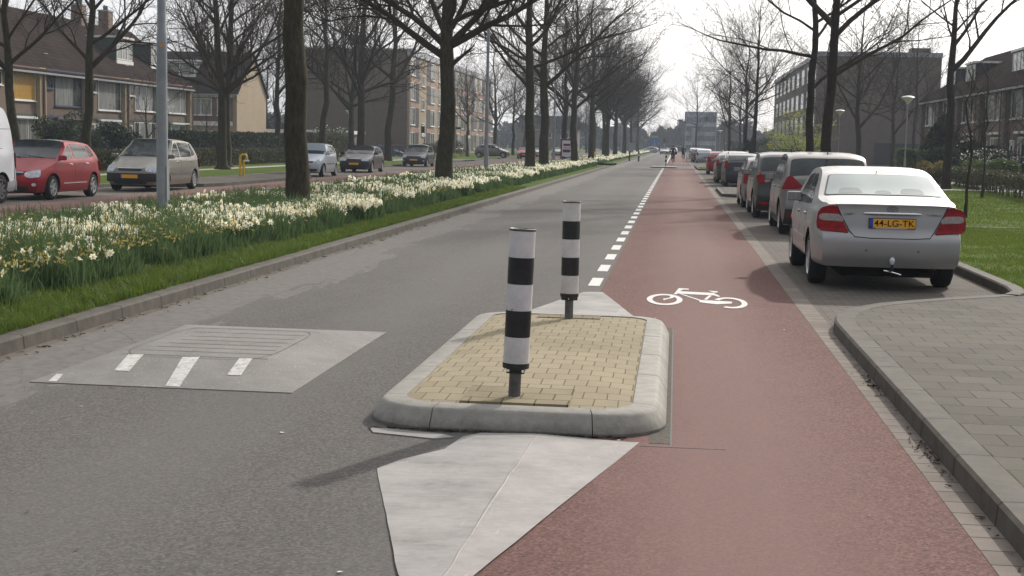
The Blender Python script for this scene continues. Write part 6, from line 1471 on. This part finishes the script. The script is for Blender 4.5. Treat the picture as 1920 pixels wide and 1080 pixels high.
for x, y, a, lb in [(-15.4, 163, 180, 'silver car between two trunks left of the poster board'), (-15.0, 184, 180, 'pale car just showing right of the poster board'), (-2.3, 283, 180, 'distant oncoming white car on the main road'), (-.4, 292, 170, 'second distant oncoming car beside the cyclist'), (-4, 325, 90, 'tiny pale car crossing at the far junction')]:
    cc = copy_tree(f1); place(cc, x, y, 0, R(a), 1, lb)
x = hatch('hatchback', 3.62, 1.63, 1.42, 'paint_grey', 'small rounded grey car side-on beside the bushes of the balcony flats', -20.8, 146, R(-90), None, belt=.92, roofw=.70, wr=.28, face='front', fo=.6, ra=.5, nose=.8); x.location.z = .1
cc = hatch('hatchback', 3.9, 1.66, 1.38, 'paint_blue', 'bright blue car roof showing behind the black railing', -31.0, 141, R(-90), None, face='front', roofw=.70); cc.location.z = -.25
# ---------------------------------------------------------------- white van, seen from its rear corner at the picture edge
t = empty('delivery_van', (-16.9, 33.0, 0), R(180), 'white high-roof delivery van cut off by the picture edge, grey rear bumper', 'van', G_Q)
c = Car(5.4, 1.95, [(0, 1.75), (.05, 2.05), (.16, 2.28), (.45, 2.38), (2.5, 2.42), (3.3, 2.3), (3.7, 2.0), (4.5, 1.15), (5.2, .98), (5.4, .8)], [(.15, .08), (.5, .0), (1.0, .03), (1.75, .06), (2.3, .2)], [(.15, .1), (.6, 0), (1.2, .2), (2.4, .5)],
        belt=1.15, roofw=.80, ra=.95, fa=4.35, wr=.345, paint='paint_white', crown=.07, zb=.28, beltw=.985)
c.body(t); c.wheels(t, 8, 'post_grey')
for sd in 'LR':
    c.patch(sd, [(.0, .28), (.62, .28), (.60, .50), (.14, .56), (.10, .82), (.0, .84)], 'bumper_corner', 'lamp_cap', t, .015, 0, 6, 8)
    c.patch(sd, [(.10, 1.30), (3.2, 1.30), (3.2, 1.315), (.10, 1.315)], 'side_groove', 'underbody', t, .001, 0, 14, 1)
    c.patch(sd, [(.02, 1.76), (3.3, 1.76), (3.3, 1.79), (.02, 1.79)], 'roof_joint', 'lamp_cap', t, .004, 0, 14, 1)
    c.patch(sd, [(3.5, 1.2), (4.2, 1.2), (3.9, 1.7), (3.5, 1.75)], 'side_window', 'car_glass', t, .004, 1, 6, 6)
    c.patch(sd, [(.02, .86), (.12, .86), (.12, 1.25), (.02, 1.25)], 'tail_light', 'tail_red', t, .01, 0, 3, 4) if False else None
c.patch('B', [(-.9, .30), (.9, .30), (.9, .52), (-.9, .52)], 'rear_bumper', 'lamp_cap', t, .03, 0, 10, 3)
for f in (lambda p: p, mirror_lr): c.patch('B', f([(-.90, .8), (-.80, .8), (-.80, 1.2), (-.90, 1.2)]), 'tail_light', 'tail_red', t, .012, 0, 3, 5)
c.patch('B', [(-.006, .55), (.006, .55), (.006, 2.1), (-.006, 2.1)], 'door_gap', 'underbody', t, .002, 0, 1, 10)
for f in (lambda p: p, mirror_lr): c.patch('B', f([(-.72, 1.25), (-.1, 1.25), (-.1, 1.75), (-.66, 1.75)]), 'rear_window', 'car_glass', t, .004, 1, 6, 6)

# ================================================================ PEOPLE
def skin_body(joints, bones, name, mat, par, sub=1):
    me = bpy.data.meshes.new(name); me.from_pydata([j[:3] for j in joints], bones, [])
    o = bpy.data.objects.new(name, me); C.objects.link(o); md = o.modifiers.new('s', 'SKIN'); md.use_smooth_shade = True
    for i, j in enumerate(joints): me.skin_vertices[0].data[i].radius = (j[3], j[3]) if len(j) == 4 else (j[3], j[4])
    me.skin_vertices[0].data[0].use_root = True; o.modifiers.new('u', 'SUBSURF').levels = sub
    bpy.context.view_layer.update(); nm = bpy.data.meshes.new_from_object(o.evaluated_get(bpy.context.evaluated_depsgraph_get()))
    o.modifiers.clear(); o.data = nm; nm.materials.clear(); nm.materials.append(M[mat]); o.parent = par; return o
def cyclist(x, y, label_p, label_b, coat, trousers, bag=None, step=False):
    b = empty('bicycle', (x, y, .002), 0, label_b, 'bicycle', 'bicycles on the red path')
    for yy, nm in ((-.52, 'wheel'), (.54, 'wheel')):
        w_ = empty(nm, (0, yy, .34)); w_.parent = b
        m = MB(); P = [(0, .33*math.cos(2*math.pi*k/24), .33*math.sin(2*math.pi*k/24)) for k in range(25)]; m.tube(P, .02, 6, 'rubber', cap=False).build('tyre', parent=w_)
        m = MB()
        for k in range(10): a = math.pi*2*k/10; m.tube([(0, 0, 0), (0, .32*math.cos(a), .32*math.sin(a))], .003, 3, 'chrome')
        m.build('spokes', parent=w_)
    m = MB(); m.tube([(0, -.52, .34), (0, -.05, .32), (0, .38, .78), (0, .54, .34)], .02, 6, 'iron_black'); m.tube([(0, -.05, .32), (0, -.18, .90)], .018, 6, 'iron_black'); m.tube([(0, -.52, .34), (0, -.15, .74), (0, .37, .82)], .015, 6, 'iron_black'); m.build('frame', parent=b)
    MB().tube([(-.28, .22, 1.04), (-.2, .34, 1.02), (0, .36, 1.0), (.2, .34, 1.02), (.28, .22, 1.04)], .015, 6, 'chrome').build('handlebar', parent=b)
    MB().lathe([(.02, .88), (.11, .90), (.12, .94), (.05, .96), (0, .96)], 10, 'iron_black', c=(0, -.2, 0)).build('saddle', parent=b)
    MB().box(-.07, -.66, .70, .07, -.34, .72, 'iron_black').build('luggage_rack', parent=b)
    MB().tube([(0, -.52+.38*math.cos(a), .34+.38*math.sin(a)) for a in [R(20+16*k) for k in range(9)]], .03, 5, 'iron_black').build('mudguard', parent=b)
    p = empty('person', (x, y, .002), 0, label_p, 'person', 'cyclists on the red path')
    J = [(0, -.20, 1.0, .155, .13), (0, -.16, 1.18, .15, .12), (0, -.10, 1.38, .185, .12), (0, -.06, 1.47, .12, .09), (0, -.04, 1.55, .055), (0, -.02, 1.62, .085, .09), (0, -.01, 1.70, .092, .10), (0, -.01, 1.77, .06),
         (-.20, -.08, 1.43, .07), (-.30, .02, 1.20, .052), (-.27, .22, 1.07, .035), (.20, -.08, 1.43, .07), (.30, .02, 1.20, .052), (.27, .22, 1.07, .035),
         (-.10, -.12, .92, .10), (-.13, .20, .78, .07), (-.12, .02, .42, .048), (-.12, .0, .32, .04), (-.12, .14, .27, .035), (.10, -.12, .92, .10), (.13, .14, .62, .07), (.12, -.06, .28, .048), (.12, -.08, .18, .04), (.12, .06, .13, .035)]
    B = [(0, 1), (1, 2), (2, 3), (3, 4), (4, 5), (5, 6), (6, 7), (3, 8), (8, 9), (9, 10), (3, 11), (11, 12), (12, 13), (0, 14), (14, 15), (15, 16), (16, 17), (17, 18), (0, 19), (19, 20), (20, 21), (21, 22), (22, 23)]
    o = skin_body(J, B, 'figure', coat, p); me = o.data
    me.materials.append(M[trousers]); me.materials.append(M['hair']); me.materials.append(M['skin'])
    for f in me.polygons:
        z = f.center.z
        if z < .93: f.material_index = 1
        if z > 1.60: f.material_index = 2 if (f.center.y < .03 or z > 1.72) else 3
        elif z > 1.53: f.material_index = 3
    # coat hanging over the saddle
    MB().lathe([(.17, .78), (.20, .82), (.185, 1.0), (.16, 1.12)], 14, coat, c=(0, -.22, 0), cap=False).build('coat_skirt', parent=p, smooth=180)
    for sx in (-1, 1):   # hands with fingers closed on the grips
        m = MB(); cx = sx*.27
        for k in range(4): m.tube([(cx+sx*(-.02+.018*k), .21, 1.075), (cx+sx*(-.02+.018*k), .25, 1.075), (cx+sx*(-.02+.018*k), .27, 1.045), (cx+sx*(-.02+.018*k), .245, 1.02)], [.010, .009, .009, .007], 5, 'skin')
        m.tube([(cx-sx*.03, .21, 1.06), (cx-sx*.045, .235, 1.035), (cx-sx*.03, .25, 1.02)], [.011, .010, .008], 5, 'skin'); m.build('hand', parent=p)
    if bag:
        g = empty('shoulder_bag', (x+.30, y-.1, .002), 0, 'dark bag hanging at the side of the nearer cyclist', 'bag'); o = MB().box(-.09, -.16, .88, .09, .16, 1.12, 'cloth_black').build('bag_body', parent=g); bevel(o, .03)
        MB().tube([(-.02, 0, 1.12), (-.12, .02, 1.35), (-.24, .0, 1.5), (-.38, -.02, 1.38)], .012, 5, 'cloth_black').build('strap', parent=g)
    return b, p
cyclist(-.30, 141, 'nearer cyclist in a long black coat riding away on the red path', 'bicycle under the nearer cyclist in the long black coat', 'cloth_black', 'cloth_grey', True)
t = empty('rear_bag', (-.30, 140.45, 0), 0, 'reddish bag strapped on the rack of the nearer bicycle', 'bag'); o = MB().box(-.15, -.13, .45, .15, .13, .75, 'bag_red').build('bag_body', parent=t); bevel(o, .04)
MB().box(-.1, -.14, .70, .1, -.131, .74, 'cloth_black').build('flap', parent=t)
cyclist(.86, 171, 'farther cyclist in a dark jacket riding away near the parked cars', 'bicycle under the farther cyclist in the dark jacket', 'cloth_black', 'cloth_grey')
# barrier beside the farther cyclist
t = empty('bicycle_stand', (1.75, 166, 0), 0, 'low dark metal rail beside the farther cyclist', 'rail'); MB().tube([(-.5, 0, 0), (-.5, 0, .8), (.6, 0, .8), (.6, 0, 0)], .04, 6, 'iron_black').build('hoop', parent=t)
# parked black-and-white marker far right
# ================================================================ HAZE
hz = MB().box(-340, -40, -1.2, 340, 480, 60).build('haze', kind='stuff')
hm = bpy.data.materials.new('haze'); hm.use_nodes = True; nt = hm.node_tree; nt.nodes.clear()
o_ = nt.nodes.new('ShaderNodeOutputMaterial'); v_ = nt.nodes.new('ShaderNodeVolumePrincipled')
v_.inputs['Color'].default_value = (.78, .88, 1.0, 1); v_.inputs['Density'].default_value = .00055; v_.inputs['Anisotropy'].default_value = .0
nt.links.new(v_.outputs[0], o_.inputs['Volume']); hz.data.materials.append(hm)
